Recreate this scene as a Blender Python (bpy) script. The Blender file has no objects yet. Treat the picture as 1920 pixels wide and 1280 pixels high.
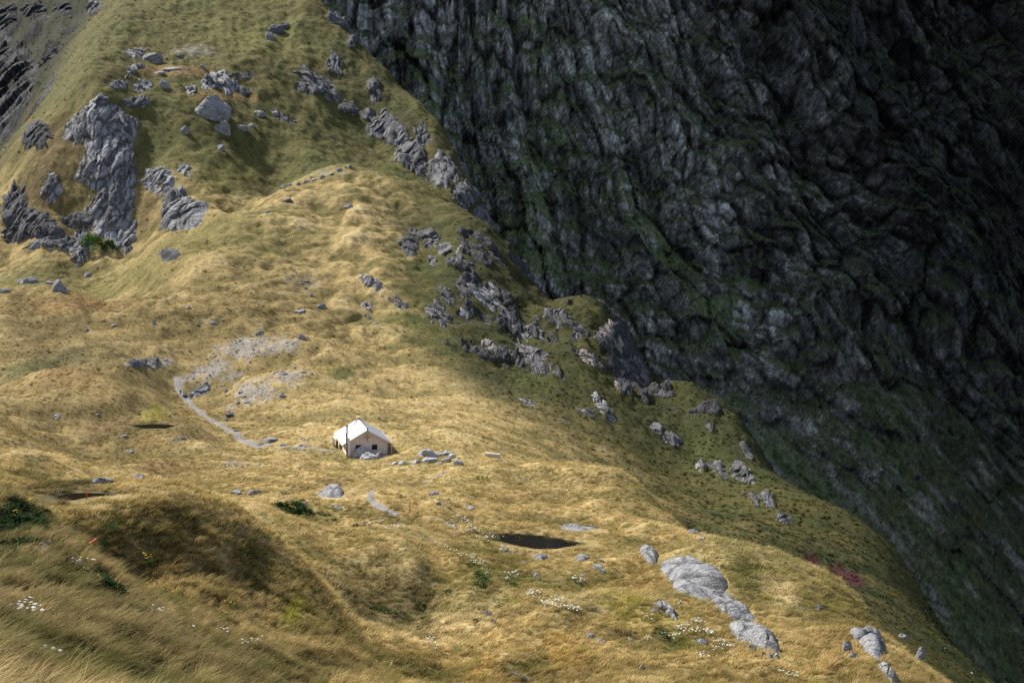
import bpy, bmesh, math, random
import numpy as np
from mathutils import Vector, Matrix, Euler

# ------------------------------------------------------------------ camera, sky, sun, exposure
scene = bpy.context.scene
COL = scene.collection
F = 2667.0                      # focal length in photo pixels (50 mm on 36 mm film)
PITCH = math.radians(6.04)
cam_data = bpy.data.cameras.new("camera")
cam_data.lens = 50.0
cam_data.sensor_width = 36.0
cam_data.clip_start = 0.5
cam_data.clip_end = 6000.0
cam = bpy.data.objects.new("camera", cam_data)
COL.objects.link(cam)
cam.location = (0, 0, 0)
cam.rotation_euler = (math.radians(90) - PITCH, 0, 0)
scene.camera = cam

SUN_EL = math.radians(44)
SUN_AZ = math.radians(-52)      # measured from the view direction, negative = left
world = bpy.data.worlds.new("World")
scene.world = world
world.use_nodes = True
wn = world.node_tree
bg = wn.nodes["Background"]
sky = wn.nodes.new("ShaderNodeTexSky")
sky.sky_type = 'NISHITA'
sky.sun_disc = False
sky.sun_elevation = SUN_EL
sky.sun_rotation = SUN_AZ       # 0 = +Y
sky.altitude = 1000
sky.air_density = 0.75
sky.dust_density = 3.5
hs = wn.nodes.new("ShaderNodeHueSaturation")      # thin high cloud: a paler, greyer sky
hs.inputs["Saturation"].default_value = 0.72
wn.links.new(sky.outputs[0], hs.inputs["Color"])
wn.links.new(hs.outputs[0], bg.inputs[0])
bg.inputs[1].default_value = 0.115

sun_data = bpy.data.lights.new("sun", 'SUN')
sun_data.energy = 4.2
sun_data.angle = math.radians(4.0)
sun_data.color = (1.0, 0.95, 0.87)
sun = bpy.data.objects.new("sun", sun_data)
COL.objects.link(sun)
sd = Vector((math.sin(SUN_AZ) * math.cos(SUN_EL), math.cos(SUN_AZ) * math.cos(SUN_EL), math.sin(SUN_EL)))
sun.rotation_euler = sd.to_track_quat('Z', 'Y').to_euler()

vs = scene.view_settings
vs.view_transform = 'Standard'
vs.look = 'None'
vs.gamma = 1.0
vs.use_curve_mapping = False
vs.exposure = 0.74
scene.cycles.use_denoising = False
scene.cycles.max_bounces = 5
scene.cycles.diffuse_bounces = 3
scene.cycles.transmission_bounces = 3

random.seed(7)
rng = np.random.default_rng(11)

# ------------------------------------------------------------------ noise
def _h(ix, iy, iz, seed):
    with np.errstate(over='ignore'):
        h = (ix.astype(np.uint32) * np.uint32(374761393) + iy.astype(np.uint32) * np.uint32(668265263)
             + iz.astype(np.uint32) * np.uint32(2147483647 - 1640531) + np.uint32((seed * 974634777 + 12345) & 0xffffffff))
        h ^= h >> np.uint32(13); h *= np.uint32(1274126177); h ^= h >> np.uint32(16)
        h *= np.uint32(2246822519); h ^= h >> np.uint32(13)
    return h

def gn2(x, y, seed=0):
    x = np.asarray(x, dtype=np.float64); y = np.asarray(y, dtype=np.float64)
    xi = np.floor(x); yi = np.floor(y)
    fx = x - xi; fy = y - yi
    ix = xi.astype(np.int64); iy = yi.astype(np.int64)
    u = fx * fx * fx * (fx * (fx * 6 - 15) + 10); v = fy * fy * fy * (fy * (fy * 6 - 15) + 10)
    z0 = np.zeros_like(ix)
    def g(dx, dy):
        a = _h(ix + dx, iy + dy, z0, seed).astype(np.float64) * (2 * math.pi / 4294967296.0)
        return np.cos(a) * (fx - dx) + np.sin(a) * (fy - dy)
    n0 = g(0, 0) * (1 - u) + g(1, 0) * u
    n1 = g(0, 1) * (1 - u) + g(1, 1) * u
    return (n0 * (1 - v) + n1 * v) * 1.5

def vn3(x, y, z, seed=0):
    xi = np.floor(x); yi = np.floor(y); zi = np.floor(z)
    fx = x - xi; fy = y - yi; fz = z - zi
    ix = xi.astype(np.int64); iy = yi.astype(np.int64); iz = zi.astype(np.int64)
    u = fx * fx * (3 - 2 * fx); v = fy * fy * (3 - 2 * fy); w = fz * fz * (3 - 2 * fz)
    def r(a, b, c):
        return _h(ix + a, iy + b, iz + c, seed).astype(np.float64) / 2147483648.0 - 1.0
    return (((r(0,0,0)*(1-u)+r(1,0,0)*u)*(1-v) + (r(0,1,0)*(1-u)+r(1,1,0)*u)*v)*(1-w)
            + ((r(0,0,1)*(1-u)+r(1,0,1)*u)*(1-v) + (r(0,1,1)*(1-u)+r(1,1,1)*u)*v)*w)

def fbm2(x, y, seed=0, octv=4, gain=0.5):
    s = 0; a = 1.0; f = 1.0
    for k in range(octv):
        s = s + a * gn2(x * f, y * f, seed + k * 17)
        a *= gain; f *= 2.03
    return s

def ridged2(x, y, seed=0, octv=4, gain=0.5):
    s = 0; a = 1.0; f = 1.0
    for k in range(octv):
        s = s + a * (1 - 2 * np.abs(gn2(x * f, y * f, seed + k * 17)))
        a *= gain; f *= 2.07
    return s

def sstep(a, b, x):
    t = np.clip((x - a) / (b - a), 0, 1)
    return t * t * (3 - 2 * t)

def lerp(a, b, t):
    return a + (b - a) * t

def tan_at(py):                     # height / distance of a photo row
    return math.tan(math.atan((640.0 - py) / F) - PITCH)

CP = math.cos(PITCH)
def u_at(px, py):                   # x / y of a photo pixel
    a = math.atan((640.0 - py) / F)
    # ray: camera space (cx, 1, cz) rotated by the pitch
    cx, cz = (px - 960.0) / F, (640.0 - py) / F
    yy = CP + cz * math.sin(PITCH)
    return cx / yy

# ------------------------------------------------------------------ survey of the ground (photo pixel, metres away)
SURVEY = [
 # near slope, left to right
 (0,1280,36),(0,1150,50),(0,1060,66),(0,1000,76),(0,930,84),(30,960,80),(90,1015,74),(150,1080,69),(300,1180,60),(200,1280,46),
 (450,1280,62),(600,1280,78),(750,1280,94),(1000,1280,99),(1300,1280,101),(1500,1280,99),(1690,1280,96),
 (400,1130,93),(500,1180,96),(600,1165,101),(620,1220,92),(450,1210,78),
 # front mound and the mound behind it
 (180,940,108),(250,936,110),(330,940,110),(420,955,112),(500,1000,112),(570,1065,112),(250,990,103.5),(380,1010,106.5),(230,1050,97.5),(310,1060,98),(350,1098,95.5),(450,1080,102.5),(450,1125,96),(480,1040,108),(560,1120,105),
 (500,970,152),(640,1005,148),(700,1033,141),(780,1060,136),(890,1095,132),(600,1075,130),(780,1165,130),(650,1140,129),(720,1160,130),(900,1155,127),(750,1205,114),(640,1190,104),
 (880,1020,152),(950,1200,115),(1150,1100,138),(1150,1200,115),(1010,1015,160),(1200,980,177),(900,930,215),(750,900,238),(700,950,182),(650,930,196),
 (1300,1070,142),(1430,1190,116),(1620,1220,106),(1500,1120,132),
 # right edge of the shelf and the bank beyond
 (957,863,281),(1173,892,250),(1223,920,225),(1273,995,190),(1440,1042,166),(1600,1122,146),(1720,1245,110),(1050,930,215),(1150,940,205),
 # saddle with the hut
 (690,850,300),(850,862,280),(550,850,300),(450,842,318),(600,884,243),(520,895,245),(600,915,214),(300,900,222),(130,930,152),(200,890,215),(60,860,205),
 (0,860,190),(0,800,270),(338,735,424),(400,785,372),(480,740,402),(560,760,380),(640,770,365),
 # mounds on the left
 (0,735,350),(83,700,358),(133,693,360),(200,702,358),(233,718,352),(273,760,340),(100,800,318),(200,790,325),(290,785,330),(60,680,400),(150,672,412),(230,690,400),
 (0,545,520),(130,552,520),(270,567,520),(100,640,455),(220,640,460),(300,640,470),(100,530,602),(30,545,600),(250,530,600),(150,470,690),(30,480,690),
 # crag and upper hill
 (180,190,762),(220,330,725),(240,420,705),(60,400,710),(100,300,735),(110,180,790),(60,240,775),(20,290,760),
 (390,205,800),(270,105,880),(450,0,1050),(350,300,742),(400,380,692),(320,440,665),(550,250,822),(640,308,802),(500,150,880),(560,60,990),(230,30,960),(350,40,980),
 (30,150,1060),(0,0,1250),(150,30,1150),(0,230,1010),
 # upper hill's right rim
 (600,0,1060),(650,60,1025),(700,110,1000),(760,175,970),(840,260,920),(880,345,870),(930,440,822),(700,250,885),(800,320,832),(850,365,792),(640,150,935),(700,200,915),
 # knob
 (650,313,722),(520,352,702),(440,396,662),(350,448,625),(290,490,602),(600,400,652),(560,480,592),(500,560,532),(480,640,481),(440,700,440),(590,645,478),(600,720,420),
 (740,332,720),(800,357,715),(870,397,702),(940,462,682),(985,522,652),(800,450,642),(720,420,650),(850,560,572),(720,500,580),(700,600,540),(700,680,470),(850,700,470),(800,740,430),(760,770,372),
 (1000,700,520),(1010,560,632),(1080,580,640),(1150,611,630),(1205,690,602),(1000,600,590),(1100,690,525),(1215,742,572),(1290,745,582),(1390,822,535),(1440,895,502),(1490,968,470),(1600,1052,430),(1720,1142,390),(1830,1280,330),
 (880,800,350),(1000,800,392),(1200,850,422),(1200,930,335),(1350,950,372),(1400,1000,312),(1550,1080,302),(1700,1200,250),(1300,850,470),
]
HIDDEN = [   # photo column, metres away, height: backs of the mounds and ground out of view
 (250,128,-32.5),(450,128,-32.5),(100,128,-28.0),(0,118,-24),(330,180,-40),(60,150,-31.5),
 (640,165,-41),(800,142,-38.6),(600,270,-54),(520,272,-54),(0,230,-45),(130,388,-53),(230,380,-53),(0,390,-52),(130,560,-43),(0,560,-43),(270,555,-43),
 (650,762,9),(520,740,-3),(440,690,-13),(350,648,-24),(740,770,2),(850,748,-12),(870,745,-20),
 (180,810,70),(60,860,35),(20,880,20),(110,880,62),(180,960,105),
 (1173,290,-61),(1223,265,-60),(1273,240,-60),(1440,215,-62),(1600,190,-60),(1720,160,-58),(1040,320,-62),
 (1000,740,-110),(940,770,-60),(1205,690,-150),(1080,720,-120),(1150,710,-130),(1390,620,-170),(1600,520,-190),(1720,470,-190),(1830,420,-190),(1490,560,-180),
 (930,950,-120),(800,1100,-40),(650,1250,60),(700,1150,20),(880,1000,-80),(1000,1000,-220),(1205,1000,-330),(800,1400,-60),(1205,1400,-450),
 (450,1200,195),(450,1420,265),(200,1250,200),(200,1450,270),(0,1450,240),(600,1300,150),(640,1440,120),
 (0,5,-3.6),(960,5,-3.6),(1920,5,-3.8),(0,12,-6.6),(960,12,-6.8),(1920,12,-7.0),(0,22,-9.4),(960,22,-10.2),(1920,22,-10.6),(960,50,-20.2),(1400,55,-22.2),(1920,50,-21),(1920,80,-31),
 (-700,20,-8.5),(-700,40,-12.5),(-700,80,-16),(-700,150,-24),(-700,300,-40),(-700,520,-36),(-700,700,-5),(-700,1000,100),(-700,1400,200),
 (2600,22,-11),(2600,60,-28),(2600,100,-50),(2600,160,-85),(2600,260,-140),(2600,420,-220),(2600,650,-320),(2600,1400,-500),
 (1980,110,-44),(1980,160,-63),(1980,250,-98),(1980,350,-140),(1980,600,-250),
]
cu, cw, ct = [], [], []
for (px, py, d) in SURVEY:
    cu.append(u_at(px, py)); cw.append(math.log(d)); ct.append(tan_at(py))
for (px, d, z) in HIDDEN:
    cu.append((px - 960.0) / F); cw.append(math.log(d)); ct.append(z / d)
SA, SB = 12.0, 4.0
cp = np.stack([np.array(cu) * SA, np.array(cw) * SB], 1); ct = np.array(ct)
def tps(r2):
    return 0.5 * r2 * np.log(r2 + 1e-9)
n = len(cp)
K = tps(((cp[:, None] - cp[None]) ** 2).sum(-1)) + np.eye(n) * 0.002
P1 = np.concatenate([np.ones((n, 1)), cp], 1)
A = np.zeros((n + 3, n + 3)); A[:n, :n] = K; A[:n, n:] = P1; A[n:, :n] = P1.T
sol = np.linalg.solve(A, np.concatenate([ct, np.zeros(3)]))

NU = 820
us = np.concatenate([np.linspace(-0.78, -0.40, 50)[:-1], np.linspace(-0.40, 0.40, NU - 98), np.linspace(0.40, 0.78, 50)[1:]])
ws = np.concatenate([np.linspace(math.log(4.5), math.log(30), 60)[:-1], np.linspace(math.log(30), math.log(500), 430)[:-1],
                     np.log(np.linspace(500, 725, 230))[:-1], np.log(np.linspace(725, 1100, 300))[:-1], np.log(np.linspace(1100, 1450, 40))])
NW = len(ws)
# the smooth surface on a coarse grid, then bicubic-like refinement by direct evaluation in chunks
def eval_tps(U, W):
    out = np.empty(U.shape)
    q = np.stack([U.ravel() * SA, W.ravel() * SB], 1)
    o = np.empty(len(q))
    for i in range(0, len(q), 20000):
        s = q[i:i + 20000]
        r2 = (s[:, :1] - cp[:, 0][None]) ** 2 + (s[:, 1:] - cp[:, 1][None]) ** 2
        o[i:i + 20000] = tps(r2) @ sol[:n] + sol[n] + s @ sol[n + 1:]
    return o.reshape(U.shape)
cu_ = np.linspace(-0.78, 0.78, 200); cw_ = np.linspace(ws[0], ws[-1], 220)
CU, CW = np.meshgrid(cu_, cw_)
TC = eval_tps(CU, CW)
def cubic_resample(a, xs_old, xs_new, axis):
    a = np.moveaxis(a, axis, 0)
    h = xs_old[1] - xs_old[0]
    f = (xs_new - xs_old[0]) / h
    i = np.clip(np.floor(f).astype(int), 1, len(xs_old) - 3); t = (f - i)[:, None]
    p0, p1, p2, p3 = a[i - 1], a[i], a[i + 1], a[i + 2]
    r = p1 + 0.5 * t * (p2 - p0 + t * (2 * p0 - 5 * p1 + 4 * p2 - p3 + t * (3 * (p1 - p2) + p3 - p0)))
    return np.moveaxis(r, 0, axis)
T0 = cubic_resample(cubic_resample(TC, cw_, ws, 0), cu_, us, 1)      # rows = distance, cols = direction
YY = np.exp(ws)[:, None] * np.ones((1, NU))
XX = us[None, :] * YY
ZZ = T0 * YY

def idx_u(u):
    return np.interp(u, us, np.arange(NU))
def idx_w(y):
    return np.interp(np.log(np.maximum(y, 4.6)), ws, np.arange(NW))
def bil(A_, x, y):
    a = np.clip(idx_u(np.asarray(x) / np.asarray(y)), 0, NU - 1.001); b = np.clip(idx_w(np.asarray(y)), 0, NW - 1.001)
    i = np.floor(a).astype(int); j = np.floor(b).astype(int); fa = a - i; fb = b - j
    return (A_[j, i] * (1 - fa) + A_[j, i + 1] * fa) * (1 - fb) + (A_[j + 1, i] * (1 - fa) + A_[j + 1, i + 1] * fa) * fb
def P(px, py):
    """where the line of sight of a photo pixel first meets the ground"""
    u = u_at(px, py); t = tan_at(py) / math.sqrt(1.0)
    # t is per forward metre: correct for the pitch
    cz = (640.0 - py) / F
    yy = CP + cz * math.sin(PITCH); zz = -math.sin(PITCH) + cz * CP
    t = zz / yy
    i = idx_u(u); i0 = int(min(max(i, 0), NU - 2)); f = i - i0
    col = (ZZ[:, i0] * (1 - f) + ZZ[:, i0 + 1] * f) / YY[:, 0]
    j = np.nonzero(col[20:] >= t)[0]
    if len(j) == 0:                 # just off the ridge line: step back onto it
        return P(px - 8, py + 4)
    j = j[0] + 20
    a, b = col[j - 1] - t, col[j] - t
    w = ws[j - 1] + (ws[j] - ws[j - 1]) * (0 - a) / (b - a + 1e-12)
    y = math.exp(w)
    return Vector((u * y, y, t * y))
def Zat(x, y):
    return float(bil(ZZ, np.array([x]), np.array([y]))[0])
# ------------------------------------------------------------------ helpers for meshes, tags and materials
def grid_mesh(name, X, Y, Z):
    h, w = X.shape
    me = bpy.data.meshes.new(name)
    v = np.stack([X.ravel(), Y.ravel(), Z.ravel()], 1).astype(np.float32)
    idx = np.arange(h * w).reshape(h, w)
    q = np.stack([idx[:-1, :-1], idx[:-1, 1:], idx[1:, 1:], idx[1:, :-1]], -1).reshape(-1, 4)
    me.vertices.add(len(v)); me.vertices.foreach_set("co", v.ravel())
    me.loops.add(q.size); me.loops.foreach_set("vertex_index", q.ravel().astype(np.int32))
    me.polygons.add(len(q)); me.polygons.foreach_set("loop_start", np.arange(0, q.size, 4, dtype=np.int32))
    me.polygons.foreach_set("use_smooth", np.ones(len(q), dtype=bool))
    me.update()
    return me
def set_col(me, name, rgb):
    a = me.attributes.new(name, 'FLOAT_COLOR', 'POINT')
    c = np.ones((len(me.vertices), 4), dtype=np.float32); c[:, :3] = rgb.reshape(-1, 3)
    a.data.foreach_set("color", c.ravel())
def set_val(me, name, v):
    a = me.attributes.new(name, 'FLOAT', 'POINT')
    a.data.foreach_set("value", np.ascontiguousarray(v.ravel(), dtype=np.float32))
def link(o, parent=None):
    COL.objects.link(o)
    if parent is not None: o.parent = parent
    return o
def tag(o, label=None, cat=None, group=None, kind=None):
    if label: o["label"] = label
    if cat: o["category"] = cat
    if group: o["group"] = group
    if kind: o["kind"] = kind
    return o

class NT:
    """small helper round a node tree"""
    def __init__(self, name):
        self.m = bpy.data.materials.new(name); self.m.use_nodes = True
        self.t = self.m.node_tree
        self.out = self.t.nodes["Material Output"]; self.bsdf = self.t.nodes["Principled BSDF"]
    def n(self, typ, **kw):
        nd = self.t.nodes.new(typ)
        for k, v in kw.items(): setattr(nd, k, v)
        return nd
    def l(self, a, b): self.t.links.new(a, b)
    def inp(self, nd, i, v):
        if hasattr(v, "is_linked") or isinstance(v, bpy.types.NodeSocket): self.l(v, nd.inputs[i])
        else: nd.inputs[i].default_value = v
    def coords(self, scale=(1, 1, 1), rot=(0, 0, 0), src="Object"):
        tc = self.n("ShaderNodeTexCoord"); mp = self.n("ShaderNodeMapping")
        mp.inputs["Scale"].default_value = scale; mp.inputs["Rotation"].default_value = rot
        self.l(tc.outputs[src], mp.inputs["Vector"]); return mp.outputs[0]
    def noise(self, vec, scale, detail=4, rough=0.6, dist=0.0):
        nd = self.n("ShaderNodeTexNoise"); nd.inputs["Scale"].default_value = scale
        nd.inputs["Detail"].default_value = detail; nd.inputs["Roughness"].default_value = rough; nd.inputs["Distortion"].default_value = dist
        self.l(vec, nd.inputs["Vector"]); return nd.outputs["Fac"]
    def voro(self, vec, scale, feature='DISTANCE_TO_EDGE', rand=1.0):
        nd = self.n("ShaderNodeTexVoronoi", feature=feature); nd.inputs["Scale"].default_value = scale
        nd.inputs["Randomness"].default_value = rand
        self.l(vec, nd.inputs["Vector"]); return nd.outputs["Distance"]
    def ramp(self, fac, a, b, c0=0.0, c1=1.0):
        nd = self.n("ShaderNodeMapRange"); nd.clamp = True
        nd.inputs["From Min"].default_value = a; nd.inputs["From Max"].default_value = b
        nd.inputs["To Min"].default_value = c0; nd.inputs["To Max"].default_value = c1
        self.inp(nd, 0, fac); return nd.outputs[0]
    def math(self, op, a, b=0.0, clamp=False):
        nd = self.n("ShaderNodeMath", operation=op, use_clamp=clamp); self.inp(nd, 0, a); self.inp(nd, 1, b); return nd.outputs[0]
    def mix(self, fac, a, b, blend='MIX'):
        nd = self.n("ShaderNodeMix", data_type='RGBA', blend_type=blend)
        self.inp(nd, 0, fac)
        for i, v in ((6, a), (7, b)):
            if isinstance(v, tuple): v = (*v, 1.0) if len(v) == 3 else v
            self.inp(nd, i, v)
        return nd.outputs[2]
    def attr(self, name, kind='GEOMETRY'):
        nd = self.n("ShaderNodeAttribute", attribute_name=name, attribute_type=kind); return nd
    def bump(self, h, strength, dist, normal=None):
        nd = self.n("ShaderNodeBump"); nd.inputs["Strength"].default_value = strength; nd.inputs["Distance"].default_value = dist
        self.l(h, nd.inputs["Height"])
        if normal is not None: self.l(normal, nd.inputs["Normal"])
        return nd.outputs[0]
    def finish(self, color, rough=0.9, normal=None, spec=0.2, metallic=0.0):
        self.inp(self.bsdf, "Base Color", (*color, 1.0) if isinstance(color, tuple) and len(color) == 3 else color)
        self.inp(self.bsdf, "Roughness", rough); self.bsdf.inputs["Specular IOR Level"].default_value = spec
        self.bsdf.inputs["Metallic"].default_value = metallic
        if normal is not None: self.l(normal, self.bsdf.inputs["Normal"])
        return self.m

# ------------------------------------------------------------------ the ground in detail
CREST_Y = [60, 110, 146, 166, 190, 225, 250, 281, 300, 365, 430, 480, 560, 650, 720, 870, 1000, 1060, 1400]
CREST_X = [30, 31, 35, 30, 22, 22, 20, 0, -6, -24, -40, -54, -56, -58, -56, -40, -90, -130, -160]
flank_d = XX - np.interp(YY, CREST_Y, CREST_X)
flank = sstep(-2, 34, flank_d) * sstep(90, 150, YY)
upper = sstep(690, 760, YY + 0.25 * XX + 30)
X0, Y0, Z0 = XX.copy(), YY.copy(), ZZ.copy()

hA = fbm2(XX / 30, YY / 34, 3, 3)
hB = fbm2(XX / 9, YY / 11, 5, 3)
hC = fbm2(XX / 2.6, YY / 2.2, 9, 3)
near = sstep(25, 80, YY)
far = sstep(330, 700, YY)
bil1 = np.abs(gn2(XX / 19 + 0.3 * hA, YY / 23, 13)) * 2 - 0.6; bil2 = np.abs(gn2(XX / 6.5, YY / 8.0 + 0.3 * hB, 14)) * 2 - 0.6
hump_m = sstep(30, 110, YY) * (1 - 0.6 * flank)
bil0 = np.abs(gn2(XX / 42 + 0.2 * hA, YY / 50, 12)) * 2 - 0.6
ZZ = ZZ + hump_m * bil0 * lerp(0.9, 2.6, far) * (1 - 0.5 * upper)
ZZ = ZZ + hump_m * (bil1 * lerp(0.85, 1.9, far) * (1 - 0.65 * sstep(480, 600, YY)) + bil2 * lerp(0.42, 0.60, far) * (1 - 0.5 * sstep(480, 560, YY)))
ZZ = ZZ + near * (hA * lerp(0.55, 1.6, far) + hB * lerp(0.30, 0.75, far)) + hC * lerp(0.08, 0.22, far) * sstep(5, 40, YY)
# small gullies running down the right flank, and down the upper hill
fq = (YY + 0.9 * XX) * 0.74 + 1.5 * hA; fp = (0.74 * XX - 0.67 * YY)
g1 = ridged2(fp / 110, fq / 17, 21, 2); g2 = ridged2(fp / 40, fq / 5.5, 31, 2)
steepz = sstep(25, 70, flank_d) * sstep(200, 330, YY) * (1 - upper * 0.5)
ZZ = ZZ + steepz * (g1 * 2.6 + g2 * 0.8) * lerp(0.45, 1.0, sstep(380, 520, YY))
g3 = ridged2((XX + 0.2 * YY) / 26, YY / 120, 41, 3)
ZZ = ZZ + upper * sstep(760, 840, YY) * g3 * 1.3
ZZ = ZZ + steepz * sstep(420, 500, YY) * (fbm2(XX / 7, YY / 7, 143, 3) * 0.9)
# little sheep-track terraces on the knob
ter = gn2(XX / 40, Z0 / 1.6 + hB * 0.4, 44)
ZZ = ZZ + ter * 0.5 * sstep(440, 520, YY) * (1 - upper) * (1 - flank)

# ------------------------------------------------------------------ pools and the hut's platform are levelled into the ground
def level_pt(px, py, z):
    cz = (640.0 - py) / F
    t = (-math.sin(PITCH) + cz * CP) / (CP + cz * math.sin(PITCH))
    y = z / t
    return (u_at(px, py) * y, y)
def poly_sdf(X_, Y_, poly):
    d = np.full(X_.shape, 1e9); inside = np.zeros(X_.shape, bool)
    m = len(poly)
    for k in range(m):
        ax, ay = poly[k]; bx, by = poly[(k + 1) % m]
        ex, ey = bx - ax, by - ay
        t = np.clip(((X_ - ax) * ex + (Y_ - ay) * ey) / (ex * ex + ey * ey + 1e-9), 0, 1)
        d = np.minimum(d, np.hypot(X_ - ax - t * ex, Y_ - ay - t * ey))
        c = ((ay > Y_) != (by > Y_)) & (X_ < (bx - ax) * (Y_ - ay) / (by - ay + 1e-12) + ax)
        inside ^= c
    return np.where(inside, -d, d)
def round_poly(poly, it=2):
    for _ in range(it):
        q = []
        for k in range(len(poly)):
            a, b = poly[k], poly[(k + 1) % len(poly)]
            q += [(a[0] * .75 + b[0] * .25, a[1] * .75 + b[1] * .25), (a[0] * .25 + b[0] * .75, a[1] * .25 + b[1] * .75)]
        poly = q
    return poly
POOLS = []
for (cx_, cy_, outline) in [
    (1005, 1014, [(916,1004),(935,1000),(1000,1002),(1050,1010),(1104,1021),(1066,1023),(1036,1030),(1000,1028),(950,1018)]),
    (150, 929, [(104,932),(122,926),(150,924),(200,925),(222,928),(182,931),(157,933),(140,938),(116,937)]),
    (288, 799, [(244,798),(262,796),(300,795),(332,798),(316,802),(270,803)])]:
    p = P(cx_, cy_)
    poly = round_poly([level_pt(a, b, p.z) for a, b in outline])
    POOLS.append((p.z, poly))
    sel = (np.abs(XX - p.x) < 25) & (np.abs(YY - p.y) < 25)
    sdv = poly_sdf(XX[sel], YY[sel], poly)
    zt = p.z - 0.55 * sstep(0.1, -1.0, sdv) + 0.14 * sstep(-0.1, 0.5, sdv)
    cap = p.z + 0.12 + 0.02 * np.clip(sdv, 0, None) + (0.3 + 0.1 * np.clip(sdv, 0, None)) * sstep(-1, 5, YY[sel] - p.y)
    ZZ[sel] = np.where(sdv > 0, lerp(np.minimum(np.maximum(ZZ[sel], p.z + 0.1), cap), ZZ[sel], sstep(3.0, 12.0, sdv)), ZZ[sel])
    ZZ[sel] = lerp(zt, ZZ[sel], sstep(0.2, 1.6, sdv))
HUT = Vector((-32.7, 307.1, -56.15))
HUT_ROT = math.radians(13.4)
dh = np.sqrt(((XX - HUT.x) / 8.5) ** 2 + ((YY - HUT.y) / 10.0) ** 2)
ZZ = lerp(np.full_like(ZZ, HUT.z + 0.06) + hC * 0.05, ZZ, sstep(0.85, 1.45, dh))

def zone(px, py, rx, ry=None, soft=1.0):
    """distance measure (0 centre .. 1 rim) from a surveyed spot on the ground, in metres; returns (columns, values)"""
    p = P(px, py)
    ry = ry or rx
    s = p.y / F
    ax, az = rx * s, ry * s
    u0 = (p.x - 1.7 * ax) / p.y; u1 = (p.x + 1.7 * ax) / p.y
    i0, i1 = int(max(0, idx_u(u0) - 2)), int(min(NU, idx_u(u1) + 3))
    dx = (X0[:, i0:i1] - p.x) / ax; dz = (ZZ[:, i0:i1] - p.z) / az
    dy = (Y0[:, i0:i1] - p.y) / (1.8 * ax + 2.2 * az + 2.0)
    return slice(i0, i1), np.sqrt(dx * dx + dy * dy + dz * dz)
def flat_zone(px, py, rx_m, ry_m):
    p = P(px, py)
    d = np.sqrt(((X0 - p.x) / rx_m) ** 2 + ((Y0 - p.y) / ry_m) ** 2)
    return d

ROCKZ = [(185,225,46,40),(150,235,26,24),(232,236,22,20),(190,300,30,52),(226,312,24,60),(213,395,22,44),(240,440,14,26),(298,332,26,20),(345,402,32,26),(318,385,14,36),
 (60,422,50,28),(110,455,44,14),(30,400,26,44),(95,352,16,24),(160,412,42,14),(148,470,10,26),(25,180,38,90),(62,250,30,30),(95,95,22,34),(20,50,24,40),(62,60,20,26),(180,20,14,22),(130,60,20,12),
 (415,158,30,20),(392,148,12,14),(255,192,20,12),(590,165,42,18),(625,122,14,22),(652,205,20,15),(690,215,18,16),(720,240,40,28),(770,290,36,36),(830,322,36,32),(870,360,26,26),(905,405,22,22),(700,160,14,20),(640,35,18,34),(660,80,10,20),
 (745,255,25,30),(790,250,14,30),
 (800,440,22,9),(876,528,20,10),(911,556,16,22),(949,561,8,16),(963,610,14,30),(991,659,14,28),(998,627,12,18),(1012,664,10,12),(874,580,10,10),(937,669,16,14),(909,645,10,10),
 (1045,598,22,14),(1085,617,12,12),(1150,631,26,20),(1104,673,10,14),(1188,699,18,30),(1167,727,14,10),(1047,706,8,16),(968,669,8,16),(1134,765,10,18),(1390,886,14,26),(1413,936,9,18),
 (1313,873,8,8),(1467,976,10,10),(1257,824,14,16),(1230,808,12,14),(1350,880,10,24),(1440,940,14,18),(1330,800,8,8),(1205,745,12,22),(1400,845,12,20),(820,590,10,16),(940,600,10,24),(1020,700,8,20),
 (270,682,26,7),(375,735,22,18),(690,527,14,8)]
rock = np.zeros_like(ZZ)
for (px, py, rx, ry) in ROCKZ:
    sl, d = zone(px, py, rx, ry)
    rock[:, sl] = np.maximum(rock[:, sl], 1 - sstep(0.35, 1.25, d))
rn = vn3(X0 / 7, Y0 / 14, ZZ / 11, 51) * 0.6 + vn3(X0 / 2.4, Y0 / 5, ZZ / 4.5, 52) * 0.45
# outcrops breaking through on steep ground that nobody surveyed one by one
dzy = np.gradient(Z0, axis=0) / np.gradient(Y0, axis=0); dzx = np.gradient(Z0, axis=1) / np.maximum(np.gradient(X0, axis=1), 1e-6)
slope = np.sqrt(dzy ** 2 + np.clip(dzx, -5, 5) ** 2)
rib = ridged2(fp / 55, fq / 9.5, 141, 2)
bandr = sstep(14, 40, flank_d) * sstep(440, 520, YY) * (1 - upper)
rock = np.clip(rock + bandr * sstep(0.35, 1.0, rib) * 0.62 * sstep(0.45, -0.3, hA), 0, 1)
extra = sstep(0.75, 1.5, slope) * sstep(450, 600, YY) * 0.45
rock = np.clip(rock + extra, 0, 1)
rock = sstep(0.40, 0.62, rock * 1.0 + rn * 0.34)
bare = rock.copy()
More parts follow.
